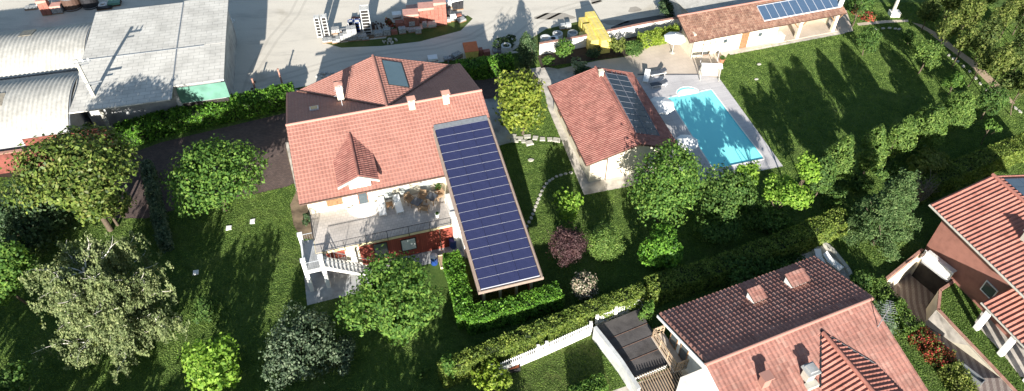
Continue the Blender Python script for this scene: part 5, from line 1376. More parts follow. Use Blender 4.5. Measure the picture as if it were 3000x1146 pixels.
# walls and fences -------------------------------------------------------
def wall_run(name,label,cat,pts,h,t,mat,cop=None,fence=None,px=True,base=0.,z=0.):
    c=[Vector(W2(*p,z)) if px else Vector(p) for p in pts]; o=c[0].copy(); H=thing(name,label,cat,(o.x,o.y,0))
    m=MB(); k=MB(); f=MB(); ps=MB()
    for a,b in zip(c[:-1],c[1:]):
        a=a-o;b=b-o; d=(b-a).normalized(); nn=Vector((-d.y,d.x)); L=(b-a).length
        def pr(mb,w,z0,z1,e=0.): mb.prism([tuple(a-nn*w-d*e),tuple(b-nn*w+d*e),tuple(b+nn*w+d*e),tuple(a+nn*w-d*e)],z0,z1)
        pr(m,t/2,0,h,-.002)
        if cop: pr(k,t/2+.05,h,h+.07)
        if fence:
            fh,gap,w=fence; n=int(L/gap)
            for i in range(n+1):
                q=a+d*(L*i/n); f.box(q.x-w/2,q.x+w/2,q.y-.02,q.y+.02,h+.05,h+fh)
            for zz in (.2,fh*.8): f.tube((a.x,a.y,h+zz),(b.x,b.y,h+zz),.03,n=4)
            for i in range(int(L/4)+1): q=a+d*min(L,4*i); ps.box(q.x-.13,q.x+.13,q.y-.13,q.y+.13,h,h+fh+.15)
    m.build('wall',M[mat],H)
    if cop: k.build('coping',M[cop],H)
    if fence: f.build('pickets',M['white'],H); ps.build('fence_posts',M['white_wall'],H)
    return H
wall_run('boundary_wall','cream garden wall with a pink brick coping between the planting bed and the material yard','wall',[(1580,160),(1700,139),(1880,101),(1990,82)],1.5,.25,'white_wall',cop='pinkstone',z=0)
wall_run('picket_wall','long low white wall with white pickets below the diagonal hedge','wall',[(1440,1104),(1600,1036),(1728,978)],.55,.28,'white_wall',fence=(.9,.16,.05))
wall_run('picket_wall','white picket fence along the top edge of the brown flat roof','fence',[(1745,958),(1800,935),(1880,902)],.6,.2,'white_wall',fence=(.9,.16,.05))
wall_run('garden_wall','short pale stone wall beside the cedar below the lit end of the hedge','wall',[(2385,705),(2450,683),(2512,658)],.5,.4,'stone')
wall_run('garden_wall','tall white wall with rounded coping left of the brown flat roof','wall',[(1738,992),(1772,1035),(1815,1092),(1865,1172)],1.6,.2,'concrete_white',cop='concrete_white',z=0)
wall_run('garden_wall','low white kerb wall at the right frame edge below the lit hedge top','wall',[(2955,478),(3010,455)],.5,.3,'white_wall')
wall_run('terrace_kerb','curved pale kerb between the small terrace and the grass','kerb',[(2398,705),(2440,740),(2480,790),(2492,812)],.3,.35,'stone')
# bins, small things
def barrel(px,py,r,h,label,mat,name='barrel',cat='barrel',lid=None):
    p=W(px,py); H=thing(name,label,cat,(p.x,p.y,0)); m=MB(); m.lathe([(r*.9,0),(r,.1*h),(r*.95,.5*h),(r,.9*h),(r*.92,h)],14); m.build('body',M[mat],H,smooth=False)
    m=MB(); m.lathe([(r*1.03,h),(r*1.03,h+.05),(r*.5,h+.09)],14); m.build('lid',M[lid or mat],H)
barrel(1273,772,.33,1.0,'blue plastic water barrel with a white lid beside the L-shaped hedge','blueplastic',lid='alu')
barrel(1330,722,.4,1.0,'blue plastic barrel in the archway next to the long solar roof','blueplastic')
def crate(px,py,w,d,h,label,mat,name='crate',cat='crate',rz=.25,mat2='dark',slats=True,z=0):
    p=W(px,py,z); H=thing(name,label,cat,(p.x,p.y,z),rz); m=MB()
    m.box(-w/2,w/2,-d/2,d/2,0,.05)
    for s in (-1,1): m.box(-w/2,w/2,min(s*d/2,s*(d/2-.04)),max(s*d/2,s*(d/2-.04)),.05,h); m.box(min(s*w/2,s*(w/2-.04)),max(s*w/2,s*(w/2-.04)),-d/2+.04,d/2-.04,.05,h)
    m.build('sides',M[mat],H); k=MB(); k.box(-w/2+.05,w/2-.05,-d/2+.05,d/2-.05,.06,h*.7); k.build('contents',M[mat2],H); return H
crate(1505,1080,.9,.7,.5,'dark metal crate with red contents below the white picket wall','dark_metal',mat2='orange')
crate(1295,770,.5,1.4,.25,'yellow slatted timber step between the blue barrel and the hedge','yellow_wall',mat2='beigewood')
crate(2838,1104,.5,1.9,.6,'narrow grey metal cold frame with glass top beside the red flowers along the ramp','alu2',mat2='glass',name='cold_frame',cat='cold frame',rz=R(35))
# pylon base top right
def pylon():
    p=W(2618,45); H=thing('utility_pole','grey metal utility pole on a white concrete block on the grass behind the pool lawn','utility pole',(p.x,p.y,0))
    m=MB(); m.box(-.6,.6,-.5,.5,0,.55); m.build('base',M['white_wall'],H)
    m=MB(); m.tube((-.25,0,.5),(-.0,.3,11),.22,.12,8); m.build('shaft',M['stone'],H)
pylon()
# table in planting, posts in the yard
for i,(x,y,h,l) in enumerate(((829,252,2.2,'rusty iron post standing in the material yard above the long hedge'),(752,272,1.8,'short rusty post in the yard nearer the panelled warehouse'),(672,275,1.5,'pale concrete post leaning by the green canopy corner'))):
    p=W(x,y); m=MB(); m.tube((0,0,0),(-.1,.1,h),.11,.09,8); m.tube((-.1,.1,h),(-.1,.1,h+.05),.13,.13,8); o=m.build('post',M['pinkstone' if i<2 else 'stone'],None); o.location=(p.x,p.y,0); tag(o,l,'post')
# ---------------------------------------------------------------- material yard: every pallet or stack a thing
def ybox(x0,x1,y0,y1,dr=1.):
    """measure a stack from its outline: front foot, width, depth, height"""
    p=W((x0+x1)/2,y1); dp=depth(p); s=F_/dp; w=(x1-x0)/s
    d=w*dr; h=((y1-y0)/s-d*sp)/cp
    if h<.25: d=max(.3,((y1-y0)/s-.3*cp)/sp); h=.3
    return p,w,d,h
def pallet(H,w,d):
    m=MB()
    for k in range(3): y=-d/2+(d-.1)*k/2; m.box(-w/2,w/2,y,y+.1,0,.09)
    for k in range(5): x=-w/2+(w-.12)*k/4; m.box(x,x+.12,-d/2,d/2,.09,.12)
    m.build('pallet',M['wood'],H)
def stack(x0,x1,y0,y1,label,mat,cat='pallet stack',grp=None,dr=.78,tiers=3,rz=.22,top=None,wrap=False,seed=0,name='block_stack'):
    p,w,d,h=ybox(x0,x1,y0,y1,dr); w*=1.02
    H=thing(name,label,cat,(p.x,p.y+d/2,0),rz,grp); pallet(H,w,d); rng=random.Random(seed)
    m=MB(); n=max(1,int(round(w/.5))); k=max(1,int(round(d/.5))); hh=(h-.12)/tiers
    for t in range(tiers):
        for i in range(n):
            for j in range(k):
                if t==tiers-1 and rng.random()<.06 and not wrap: continue
                a=-w/2+w*i/n; b=-d/2+d*j/k; z=.12+hh*t; e=rng.uniform(-.015,.015)
                m.box(a+.012+e,a+w/n-.012+e,b+.012-e,b+d/k-.012-e,z+.004,z+hh-.008)
    m.build('blocks',M[mat],H,autouv=True)
    if top:
        m=MB(); m.box(-w/2-.03,w/2+.03,-d/2-.03,d/2+.03,h+.0,h+.03)
        m.hexa([(-w/2-.03,-d/2-.06,h-.35),(w/2+.03,-d/2-.06,h-.2),(w/2+.03,-d/2-.03,h-.2),(-w/2-.03,-d/2-.03,h-.35),(-w/2-.03,-d/2-.06,h+.03),(w/2+.03,-d/2-.06,h+.03),(w/2+.03,-d/2-.031,h+.03),(-w/2-.03,-d/2-.031,h+.03)])
        m.build('cover',M[top],H)
    return H
def rack(x0,x1,y0,y1,label,rail_='concrete_white',rung='concrete_white',n=9,rz=.15,fill='dark'):
    p,w,d,h=ybox(x0,x1,y0,y1,1.15); n=max(4,int(h/.36))
    H=thing('frame_stack',label,'stack of frames',(p.x,p.y+d/2,0),rz); m=MB()
    for i in range(n):
        z=.05+(h-.1)*i/(n-1)
        m.box(-w/2,w/2,-d/2,-d/2+.1,z,z+.07); m.box(-w/2,w/2,d/2-.1,d/2,z,z+.07); m.box(-w/2,-w/2+.1,-d/2+.1,d/2-.1,z,z+.09); m.box(w/2-.1,w/2,-d/2+.1,d/2-.1,z,z+.09)
    m.build('frames',M[rung],H)
    for x in (-w/2+.02,w/2-.12):
        for y in (-d/2-.04,d/2-.06): m=MB(); m.box(x,x+.1,y,y+.1,0,h+.05); m.build('upright',M[rail_],H)
    m=MB(); m.box(-w/2+.12,w/2-.12,-d/2+.12,d/2-.12,0,h-.15); m.build('core',M[fill],H)
    m=MB()
    k=4
    for i in range(k): y=-d/2+.1+(d-.3)*i/k; m.box(-w/2+.12,w/2-.12,y,y+.09,h-.0,h+.03)
    m.build('top_slats',M[rail_],H)
rack(929,945,52,110,'tall white ladder-like stack of frames, leftmost in the sun at the end of the row')
rack(949,966,49,108,'second tall white ladder-like stack of frames, touching the leftmost one',n=10)
rack(1063,1089,24,103,'tallest white framed stack with dark rungs in the middle of the row',n=14)
rack(1021,1037,58,88,'short blue-white frame stack left of its darker twin',rung='blueplastic',n=6)
rack(1040,1058,58,96,'blue-white frame stack with red boards just behind it',rung='blueplastic',n=8)
S=[(944,971,106,127,'long pale block stack low in front of the leftmost white frames'),(971,994,77,100,'pale block stack behind the row, right of the two white ladder-like stacks'),(972,995,105,128,'pale block stack second from the left in the front row'),(996,1018,92,122,'plain pale grey block stack third in the front row'),(1018,1046,77,121,'largest pale block stack, two pallets high, below the blue frames'),(1048,1073,95,118,'pale grey block stack left of the tallest white frame'),(1076,1095,99,113,'low brownish block stack at the foot of the tallest white frame'),(1098,1121,87,110,'whitish block stack standing alone right of the tallest frame'),(1124,1144,81,107,'pale rounded block stack below the weeds'),(997,1014,82,95,'small blue-grey block stack tucked behind the front row')]
for i,s in enumerate(S): stack(*s[:4],s[4],'blockload' if i!=6 else 'earth',grp='pale block stacks in the yard row',tiers=2 if s[3]-s[2]<25 else 4,seed=i)
for i_,(x0_,x1_,y0_,y1_,l_,m_) in enumerate(((1024,1042,100,122,'pale block pallet low at the grass edge under the biggest pale stack','blockload'),(1060,1080,104,120,'pale block pallet at the foot of the row, left of the brownish stack','blockload'),(1080,1098,66,88,'dark brown board pallet right behind the lone whitish stack','fascia'),(1146,1164,84,103,'reddish rubble pallet right of the pale rounded stack','brickload'),(1198,1215,58,80,'pale pallet pressed against the front of the left brick stack','blockload'),(1300,1318,26,50,'dark cluttered pallet between the right brick stack and the white load','dark_metal'),(1304,1320,50,68,'pale slab pallet at the foot of the right brick stack','blockload'))): stack(x0_,x1_,y0_,y1_,l_,m_,tiers=2,seed=300+i_)
stack(1030,1056,46,62,'low reddish board stack behind the blue frames','brickload',tiers=2,seed=12)
stack(1150,1174,33,56,'white wrapped pallet at the left of the big brick stacks','blockload',top='white',tiers=2,seed=13)
stack(1158,1182,57,82,'reddish brick pallet with rubble under the white wrapped pallet','brickload',tiers=2,seed=14)
stack(1168,1189,77,101,'whitish stone pallet at the grass edge, left of the mossy pair','blockload',tiers=2,seed=15)
B=[(1183,1227,28,79,'large red brick stack with pink cover, left of the three'),(1228,1273,10,67,'large red brick stack with pink cover, middle of the three'),(1274,1308,2,76,'large orange-red brick stack, right of the three and tallest')]
for i,s in enumerate(B): stack(*s[:4],s[4],'brickload',name='brick_stack',cat='brick stack',grp='large brick stacks in the yard',dr=.72 if i<2 else .85,tiers=4,top='pinkcover',wrap=True,seed=20+i,rz=.14)
stack(1196,1214,79,97,'mossy grey pallet in front of the left brick stack','blockload',tiers=1,seed=24)
stack(1217,1234,79,101,'mossy grey pallet with dark hollow blocks in front of the gap between brick stacks','blockload',tiers=2,seed=25)
stack(1238,1251,63,84,'narrow upright grey slab stack before the middle brick stack','blockload',tiers=3,seed=26)
stack(1255,1277,62,83,'grey wrapped pallet before the right brick stack','blockload',tiers=2,top='vault',seed=27)
stack(1190,1222,12,32,'low pink covered brick stack behind the left brick stack','brickload',tiers=2,top='pinkcover',seed=28)
stack(1296,1322,-4,25,'white wrapped pallet left of the black based one at the end of the row','blockload',top='white',tiers=2,seed=30)
stack(1325,1355,-12,30,'white wrapped load on a black base at the end of the row','dark_metal',top='white',tiers=2,seed=31)
stack(1320,1336,43,64,'small bright white box pallet at the right end of the row','blockload',top='white',tiers=2,seed=32)
stack(1336,1352,38,52,'small red brick heap at the right end of the row','brickload',tiers=1,seed=33)
stack(1339,1363,48,67,'leaning grey slabs at the far right end of the row','blockload',tiers=1,rz=.6,seed=34)
# along the hedge
stack(1254,1280,160,181,'white covered pallet alone behind the villa roof','blockload',top='white',tiers=1,seed=40)
stack(1300,1322,162,180,'grey rubble pallet behind the roof, next to broken slabs','blockload',tiers=1,seed=41)
stack(1326,1352,150,174,'broken pale slabs leaning behind the villa roof','blockload',tiers=1,rz=.7,seed=42)
stack(1394,1414,140,168,'red topped pallet with white bags, against the right hedge','brickload',tiers=2,seed=43)
stack(1416,1436,144,168,'small red and white pallet, between the skip and the concrete tank','brickload',tiers=2,seed=45)
stack(1443,1471,136,158,'grey slab pallet beside the round white tank','blockload',tiers=2,seed=46)
def skip(px,py):
    p=W(px,py); H=thing('skip','yellow sided skip with a red lid standing against the right hedge','skip',(p.x,p.y,0),.2)
    m=MB(); m.hexa([(-.6,-.7,0),(.7,-.7,0),(.7,.7,0),(-.6,.7,0),(-.8,-.8,1.2),(.8,-.8,1.2),(.8,.8,1.2),(-.8,.8,1.2)]); m.build('body',M['yellowload'],H); m=MB(); m.hexa([(-.82,-.82,1.2),(.82,-.82,1.2),(.82,.82,1.2),(-.82,.82,1.2),(-.82,-.82,1.25),(.82,-.82,1.25),(.82,.82,1.5),(-.82,.82,1.5)]); m.build('lid',M['orange'],H)
skip(1380,166)
def ring(px,py,r,h,label,mat='concrete_white',hole=.7,grp='white concrete drums'):
    p=W(px,py); H=thing('concrete_drum',label,'concrete drum',(p.x,p.y,0),0,grp); m=MB(); n=20
    prof=[(r,0),(r,h*.46),(r*1.04,h*.48),(r*1.04,h*.52),(r,h*.54),(r,h),(r*hole,h),(r*hole,h*.75)]
    b=len(m.v)
    m.lathe(prof,n); m.build('shell',M[mat],H)
    if hole<.9:
        k=MB(); k.lathe([(r*hole-.01,h*.70),(r*hole-.01,h*.76)],n); k.build('inside',M['concrete_blue'],H)
for a in ((1597,132,.62,1.1,'open white concrete drum at the left end of the drums'),(1633,116,.62,.9,'white concrete drum behind the block with the dark hole'),(1677,110,.64,.7,'white lidded concrete drum farthest right, by the yellow stacks'),(1682,124,.68,.5,'low white concrete drum half behind the round bush'),(1483,156,.6,1.1,'rounded white tank standing behind the right hedge')): ring(*a)
def holed(px,py,label):
    p=W(px,py); H=thing('concrete_block',label,'concrete block',(p.x,p.y,0),.2); m=MB(); m.box(-.6,.6,-.45,.45,0,.9); m.build('block',M['white'],H); m=MB(); m.lathe([(.3,.9),(.3,.93)],14); m.build('hole',M['dark'],H)
holed(1620,131,'bright white concrete block with a round dark hole between the drums')
stack(1581,1604,132,143,'low white slab at the left end of the brick coped wall','blockload',top='white',tiers=1,seed=50)
for i,(x0,x1,y0,y1,l) in enumerate(((1639,1656,68,88,'white bag stack on dark ground, left of two'),(1658,1672,66,87,'white bag stack on dark ground, right of two'))): stack(x0,x1,y0,y1,l,'concrete_white',tiers=3,wrap=True,seed=60+i,name='bag_stack',cat='bag stack')
# yellow wrapped block packs
def ypack(x,y,w,d,z0,h,label,rz):
    H=thing('yellow_pack',label,'wrapped pallet',(x,y,z0),rz,'yellow wrapped block packs'); m=MB(); c=.04
    for t in range(2):
        z=h*t/2; m.prism([(-w/2+c,-d/2),(w/2-c,-d/2),(w/2,-d/2+c),(w/2,d/2-c),(w/2-c,d/2),(-w/2+c,d/2),(-w/2,d/2-c),(-w/2,-d/2+c)],z+.01,z+h/2-.01)
    m.build('wrapping',M['yellowload'],H); m=MB()
    for x_ in (-w*.25,w*.2): m.box(x_,x_+.03,-d/2-.006,d/2+.006,h-.0,h+.012)
    m.build('straps',M['stone'],H)
a=W(1733,30,2.4);b=W(1772,108,1.9)
ra=math.atan2(b.y-a.y,b.x-a.x)+PI/2
Ld=math.hypot(b.x-a.x,b.y-a.y)/4*.97
for i in range(5):
    t=i/4; hgt=1.85-.02*(i%2)
    ypack(a.x+(b.x-a.x)*t,a.y+(b.y-a.y)*t,1.2,Ld,0,hgt,'yellow wrapped pack in the long back row, '+['the farthest one','second from the far end','the middle one','second from the garden wall','the one at the garden wall'][i],ra)
a=W(1732,68,2.0);b=W(1744,106,1.8)
for i in range(3):
    t=i/2; ypack(a.x+(b.x-a.x)*t-.25,a.y+(b.y-a.y)*t,1.15,math.hypot(b.x-a.x,b.y-a.y)/2*.97,0,1.6,'yellow wrapped pack in the short front row, '+['the farthest one','the middle one','the one nearest the wall'][i],ra)
p=W(1711,106,.9); ypack(p.x,p.y,.9,1.4,0,1.1,'low yellow pack leaning at the left of the short row',ra); p=W(1710,58,1.4); ypack(p.x,p.y,.9,1.2,0,1.4,'yellow pack in shadow at the far left behind the short row',ra)
# objects beyond the warehouse
stack(73,107,12,30,'pale grey flat slab stack at the upper left behind the rounded roof','blockload',tiers=1,seed=70)
stack(108,136,0,20,'bright white sheeted slab stack at the upper left','blockload',top='white',tiers=1,seed=71)
stack(124,150,-2,46,'pinkish brick pallet at the upper left, left of two','brickload',tiers=3,top='pinkcover',seed=72)
stack(154,182,8,42,'grey-pink pallet at the upper left, right of two','blockload',tiers=2,top='pinkcover',seed=73)
stack(152,178,-14,6,'white covered pallet at the upper left frame edge','blockload',top='white',tiers=2,seed=74)
def tank(px,py,w,d,h,label,mat='dark_metal'):
    p=W(px,py); H=thing('dark_tank',label,'tank',(p.x,p.y,0),.1); m=MB(); m.lathe([(w,0),(w*1.02,.1),(w,h),(w*.85,h),(w*.84,h*.6)],18); m.build('shell',M[mat],H); k=MB(); k.lathe([(w*.83,h*.55),(w*.83,h*.6)],18); k.build('inside',M['dark'],H)
    r=MB(); 
    for z in (h*.1,h*.95): r.lathe([(w*1.05,z),(w*1.05,z+.07)],18)
    r.build('hoop',M['alu2'],H)
tank(268,18,1.0,1,1.6,'large dark round tank with a pale hoop at the upper left edge')
tank(216,22,1.1,1,1.7,'dark rusty round tank left of the pale hooped one','fascia')
def tyre(px,py,r,label):
    p=W(px,py); m=MB(); n=20;k=8
    for i in range(n):
        for j in range(k):
            q=[]
            for (ii,jj) in ((i,j),(i+1,j),(i+1,j+1),(i,j+1)):
                t=2*PI*ii/n; u=2*PI*jj/k; q.append(((r+.14*math.cos(u))*math.cos(t),(r+.14*math.cos(u))*math.sin(t),.16+.13*math.sin(u)))
            m.face(q)
    o=m.build('tyre_ring',M['white'],None); o.location=(p.x,p.y,.0); tag(o,label,'ring')
tyre(302,17,.45,'white round ring lying right of the dark round tanks at the top')
stack(285,325,16,30,'dark covered pallet beneath the white ring','dark_metal',tiers=2,seed=75)
stack(318,350,-6,20,'dark green covered pallet at the top right of the tanks','dark_metal',tiers=2,top='greencanopy',seed=76)
def heap(px,py,r,h,label,mat='stone',seed=0,name='rubble_heap',cat='heap'):
    p=W(px,py); rng=random.Random(seed); m=MB()
    for i in range(26):
        a=rng.uniform(0,2*PI); q=r*math.sqrt(rng.random()); x,y=q*math.cos(a),q*math.sin(a)*.7; s=rng.uniform(.12,.4)*r*.45; z=h*(1-q/r)*rng.random(); t=rng.uniform(0,3)
        c,s_=math.cos(t)*s,math.sin(t)*s; P=[(x+c,y+s_),(x-s_,y+c),(x-c,y-s_),(x+s_,y-c)]; m.prism(P,[z]*4,[z+s*.6+rng.uniform(0,.15) for _ in range(4)])
    o=m.build(name,M[mat],None); o.location=(p.x,p.y,0); tag(o,label,cat)
heap(1143,122,.9,.4,'scatter of broken white rubble on the grass bank','stone',1)
heap(1106,80,.9,1.0,'dark brown heap of old timber behind the lone whitish stack','fascia',2,name='timber_heap')
heap(1330,176,1.1,.5,'jumble of broken grey slabs right behind the villa roof','blockload',3)
heap(664,64,.9,.7,'pale tarpaulin heap against the right side of the panelled warehouse','white',5,name='tarpaulin_heap')
heap(1175,74,1.0,.7,'reddish rubble between the wrapped pallets','brickload',6)
heap(830,268,1.6,.4,'low grey scrap heap in the yard beside the rusty post','concrete_blue',7,name='scrap_heap')
heap(953,222,1.0,.3,'small pale slab heap just beyond the villa roof edge','concrete_white',8)
# ---------------------------------------------------------------- hedges
hedge('hedge','long bright laurel hedge between the cobbled drive and the yard',[(338,378),(500,333),(700,290),(858,255)],2.0,2.0,M['l_hedge'],leaf=.26,dens=1.9,bumpy=.16)
hedge('hedge','short laurel hedge behind the villa, between its roof and the magnolia',[(1340,188),(1420,178),(1500,166)],1.9,1.7,M['l_hedge'],leaf=.24,dens=1.8,seed=1,bumpy=.14)
hedge('hedge','L-shaped bright clipped laurel hedge wrapped round the end of the long solar roof',[(1322,740),(1342,810),(1366,920),(1500,888),(1640,845)],2.0,1.45,M['l_hedge'],leaf=.20,dens=2.1,seed=2,bumpy=.10)
hedge('hedge','long olive green hedge above the white picket wall',[(1290,1076),(1400,1031),(1500,990),(1700,908),(1885,842)],2.2,1.1,M['l_hedge2'],leaf=.17,dens=1.8,seed=3,bumpy=.15,group=None)
hedge('hedge','shaded boundary hedge behind the neighbouring dark roof, ending lit near the cedar',[(1905,832),(2110,772),(2290,703),(2478,624)],2.2,1.7,M['l_hedge2'],leaf=.18,dens=1.8,seed=4,bumpy=.12)
hedge('hedge','boundary hedge at the right beyond the cedar, its far end in sun',[(2690,535),(2900,452),(3030,400)],2.2,1.8,M['l_hedge2'],leaf=.18,dens=1.8,seed=5,bumpy=.12)
hedge('ivy_hedge','narrow grey-green ivy hedge running between the olive tree and the leafy tree',[(424,470),(436,530),(452,600),(476,700)],1.7,.9,M['l_ivy'],leaf=.2,dens=2.,seed=6,bumpy=.18)
hedge('hedge','low clipped hedge beside the rough lawn at the bottom edge',[(1680,1150),(1770,1110)],1.3,1.1,M['l_fine'],leaf=.16,dens=2.,seed=7)
hedge('flower_hedge','green shrub border along the upper half of the sunken ramp',[(2570,822),(2628,892),(2690,962)],1.1,1.2,M['l_fine2'],leaf=.17,dens=2.0,seed=8,bumpy=.28)
hedge('flower_hedge','red flowering shrub border along the middle of the sunken ramp',[(2694,966),(2740,1012),(2785,1062)],1.0,1.3,M['l_red'],leaf=.17,dens=2.0,seed=12,bumpy=.28)
hedge('flower_hedge','yellowish green shrub border along the lower end of the ramp',[(2789,1066),(2815,1100),(2850,1160)],1.1,1.3,M['l_yellowgreen2'],leaf=.18,dens=1.8,seed=13,bumpy=.3)
hedge('climbing_plant','yellow-green climbing plant covering the coped garden wall near the parasol',[(1875,103),(1930,90),(1985,78)],1.75,.9,M['l_yellowgreen'],leaf=.18,dens=1.6,seed=9,bumpy=.2,cat='climbing plant')
# ---------------------------------------------------------------- big trees
T=tree
T('magnolia_tree','wide olive green magnolia in front of the rounded warehouse roofs','tree',218,492,172,132,M['l_magnolia'],leaf=.34,nl=30,dens=2.1,seed=1,lobe=.36,zc=7.8)
T('magnolia_tree','lower lobe of olive foliage, a second magnolia beside the ivy hedge','tree',300,580,85,78,M['l_magnolia'],leaf=.34,nl=10,seed=2,zc=3.6)
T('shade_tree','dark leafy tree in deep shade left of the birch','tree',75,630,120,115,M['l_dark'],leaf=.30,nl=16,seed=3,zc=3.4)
birch(303,885,180,222,5.6,'large pale birch with hanging twigs and white branches at the lower left')
T('linden_tree','broad leafy tree between the ivy hedge and the cobbled drive, sunlit on its right','tree',618,512,148,112,M['l_fine'],leaf=.30,nl=24,dens=1.8,seed=4,lobe=.36,zc=4.6)
T('leafy_tree','green tree cut by the left frame edge above the dark lawn','tree',8,800,78,98,M['l_fine'],leaf=.28,nl=12,seed=5)
T('leafy_tree','sparse leafy tree in the bottom left corner','tree',20,1120,60,55,M['l_mid'],leaf=.28,nl=9,seed=6,zc=4.)
T('maple_tree','bright lime green maple at the bottom, right of the birch','tree',622,1062,82,100,M['l_lime'],leaf=.30,nl=16,dens=1.7,seed=7,lobe=.42,shell=.75,zc=2.7,rz=2.5,sy=1.22)
T('young_conifer','small pointed conifer just above the lime maple','tree',600,905,34,62,M['l_mid'],leaf=.17,kind='column',seed=8,rz=1.4,zc=1.4,sy=1.2)
T('olive_tree','grey-green dark tree below the paved stair yard','tree',868,1015,112,112,M['l_dark2'],leaf=.22,nl=22,seed=9,dens=1.8,rz=2.0,sy=1.25,zc=1.9)
T('shrub','round dark shrub touching the grey-green tree','shrub',1010,1035,55,52,M['l_dark2'],leaf=.2,nl=9,kind='shrub',seed=10,rz=.9,sy=1.2)
T('walnut_tree','large bright leafy tree in front of the villa stair and terrace','tree',1148,885,142,142,M['l_fine'],leaf=.27,nl=26,dens=1.9,seed=11,lobe=.36,zc=4.4)
T('magnolia_tree','round yellow-green magnolia between the villa and the pool house','tree',1532,304,76,84,M['l_magnolia2'],leaf=.36,nl=16,dens=2.0,seed=12,lobe=.4)
T('leafy_tree','large bright leafy tree at the near corner of the pool house','tree',1950,545,108,112,M['l_fine'],leaf=.27,nl=24,dens=1.9,seed=13,lobe=.36,zc=4.6)
T('leafy_tree','darker leafy tree between the two bright ones below the pool','tree',2135,580,82,92,M['l_mid'],leaf=.27,nl=16,seed=14,zc=3.0,rz=2.5)
T('leafy_tree','narrow lime green treetop against the near edge of the pool','tree',2178,520,46,62,M['l_lime'],leaf=.28,nl=8,seed=15,zc=3.6,rz=1.8)
T('leafy_tree','lime green treetop right below the pool deck corner','tree',2362,486,48,42,M['l_lime'],leaf=.27,nl=8,seed=16,zc=4.8)
T('leafy_tree','yellow-lime tree with ragged crown below the deck corner','tree',2303,568,66,58,M['l_lime'],leaf=.28,nl=10,seed=17,zc=4.2)
T('plum_tree','purple leaved plum tree right of the long solar roof','tree',1668,720,58,62,M['l_plum'],leaf=.17,nl=14,seed=18,asp=.4,jit=1.1,shell=.3,rag=.4)
T('leafy_shrub','feathery green shrub right of the purple plum','shrub',1778,716,55,66,M['l_fine2'],leaf=.15,nl=14,kind='shrub',seed=19,rag=.3)
T('clipped_bush','dense barrel shaped clipped bush under the bright tree','shrub',1934,728,66,68,M['l_hedge'],leaf=.22,nl=22,kind='shrub',seed=20,lobe=.5,shell=.88,rag=.05,dens=2.2)
T('young_magnolia','young sparse magnolia on the shaded lawn between the curved path and the pool house','tree',1672,596,48,44,M['l_lime'],leaf=.30,nl=8,dens=1.0,seed=21,zc=2.6)
T('flowering_shrub','dark round shrub with pale flower heads at the end of the L-shaped hedge','shrub',1714,843,40,44,M['l_flower'],leaf=.17,nl=12,kind='shrub',seed=22)
T('cedar_tree','broad green cedar left of the brick house','tree',2612,612,118,128,M['l_cedar'],leaf=.22,kind='cedar',seed=23,dens=2.4,zc=4.6,asp=.35)
bare(2700,568,40,4.5,'leafless grey tree standing behind the cedar')
T('shrub','yellow-green ragged shrub left of the frame centre at the bottom, by the dark crate','shrub',1445,1110,62,44,M['l_yellowgreen'],leaf=.3,nl=10,dens=1.1,seed=24,zc=1.6)
T('shrub','small upright green shrub in the dark strip at the bottom','shrub',1312,1075,32,44,M['l_fine'],leaf=.22,nl=7,kind='shrub',seed=25)
T('shrub','tiny lit shrub in the dark strip left of the upright green one','shrub',1240,1092,20,20,M['l_mid'],leaf=.22,nl=5,kind='shrub',seed=26)
T('shrub','dark spreading bush behind the shaded neighbouring roof','shrub',2195,800,90,48,M['l_mid'],leaf=.22,nl=14,kind='shrub',seed=27)
T('shrub','dark bush between the shaded hedge and the small terrace','shrub',2330,775,62,46,M['l_mid'],leaf=.22,nl=10,kind='shrub',seed=28)
T('shrub','tangled pale twiggy bush at the corner of the sunlit clay roof','shrub',2585,940,52,58,M['l_ivy'],leaf=.14,nl=10,kind='shrub',dens=.8,seed=29,shell=.2,rag=.4)
T('shrub','dark shrub beside the upper end of the ramp','shrub',2530,830,40,34,M['l_mid'],leaf=.2,nl=8,kind='shrub',seed=30)
T('shrub','small green plant in the gap between the brown flat roof and the dark roof','shrub',1895,915,22,40,M['l_fine'],leaf=.16,nl=6,kind='shrub',seed=31)
# row behind the pool lawn
row=[(2408,505,44,52,4.2,1.9,'l_mid','dark bushy tree next to the yellow-lime one'),(2476,460,56,56,4.4,2.5,'l_fine2','rounded bushy tree, leftmost of the row along the pool lawn'),(2560,436,52,54,4.4,2.5,'l_fine2','second bushy tree of the row along the pool lawn'),(2634,405,46,56,4.3,2.5,'l_fine2','third, slimmer bushy tree of the row along the lawn'),(2714,372,53,56,4.3,2.5,'l_fine2','fourth bushy tree of the row, below the lawn shadow edge'),(2792,328,54,66,2.9,2.6,'l_fine2','large loose tree at the right end of the lawn shadow'),(2905,297,46,38,2.4,1.6,'l_mid','rounded tree right of the large loose one, before the bamboo')]
for i,(x,y,rx,ry,zc,rz,m,l) in enumerate(row): T('bushy_tree',l,'tree',x,y,rx,ry,M[m],leaf=.2,nl=16,seed=40+i,group='bushy trees along the pool lawn',limbs=4,lobe=.5,shell=.78,rag=.09,kind='column' if 0<=i<=4 else 'round',dens=2.6,zc=zc,rz=rz)
T('small_tree','small bright tree standing alone in dark shade above the hedge','tree',2909,367,25,20,M['l_fine'],leaf=.2,nl=6,seed=50,zc=2.6)
T('small_tree','yellow-green spreading small tree in shade between the row and the hedge','tree',2728,482,64,40,M['l_yellowgreen2'],leaf=.24,nl=12,seed=51,zc=2.8)
T('small_tree','small leafy fruit tree at the right lawn edge in a round shadow','tree',2797,240,26,28,M['l_fine'],leaf=.18,nl=7,seed=52,dens=1.2)
T('small_tree','sprawling young tree on the lawn before the bamboo','tree',2717,160,44,44,M['l_fine2'],leaf=.2,nl=10,seed=53,dens=1.3)
T('small_tree','small green tree at the far lawn corner near the porch','tree',2547,112,30,34,M['l_mid'],leaf=.2,nl=9,seed=54)
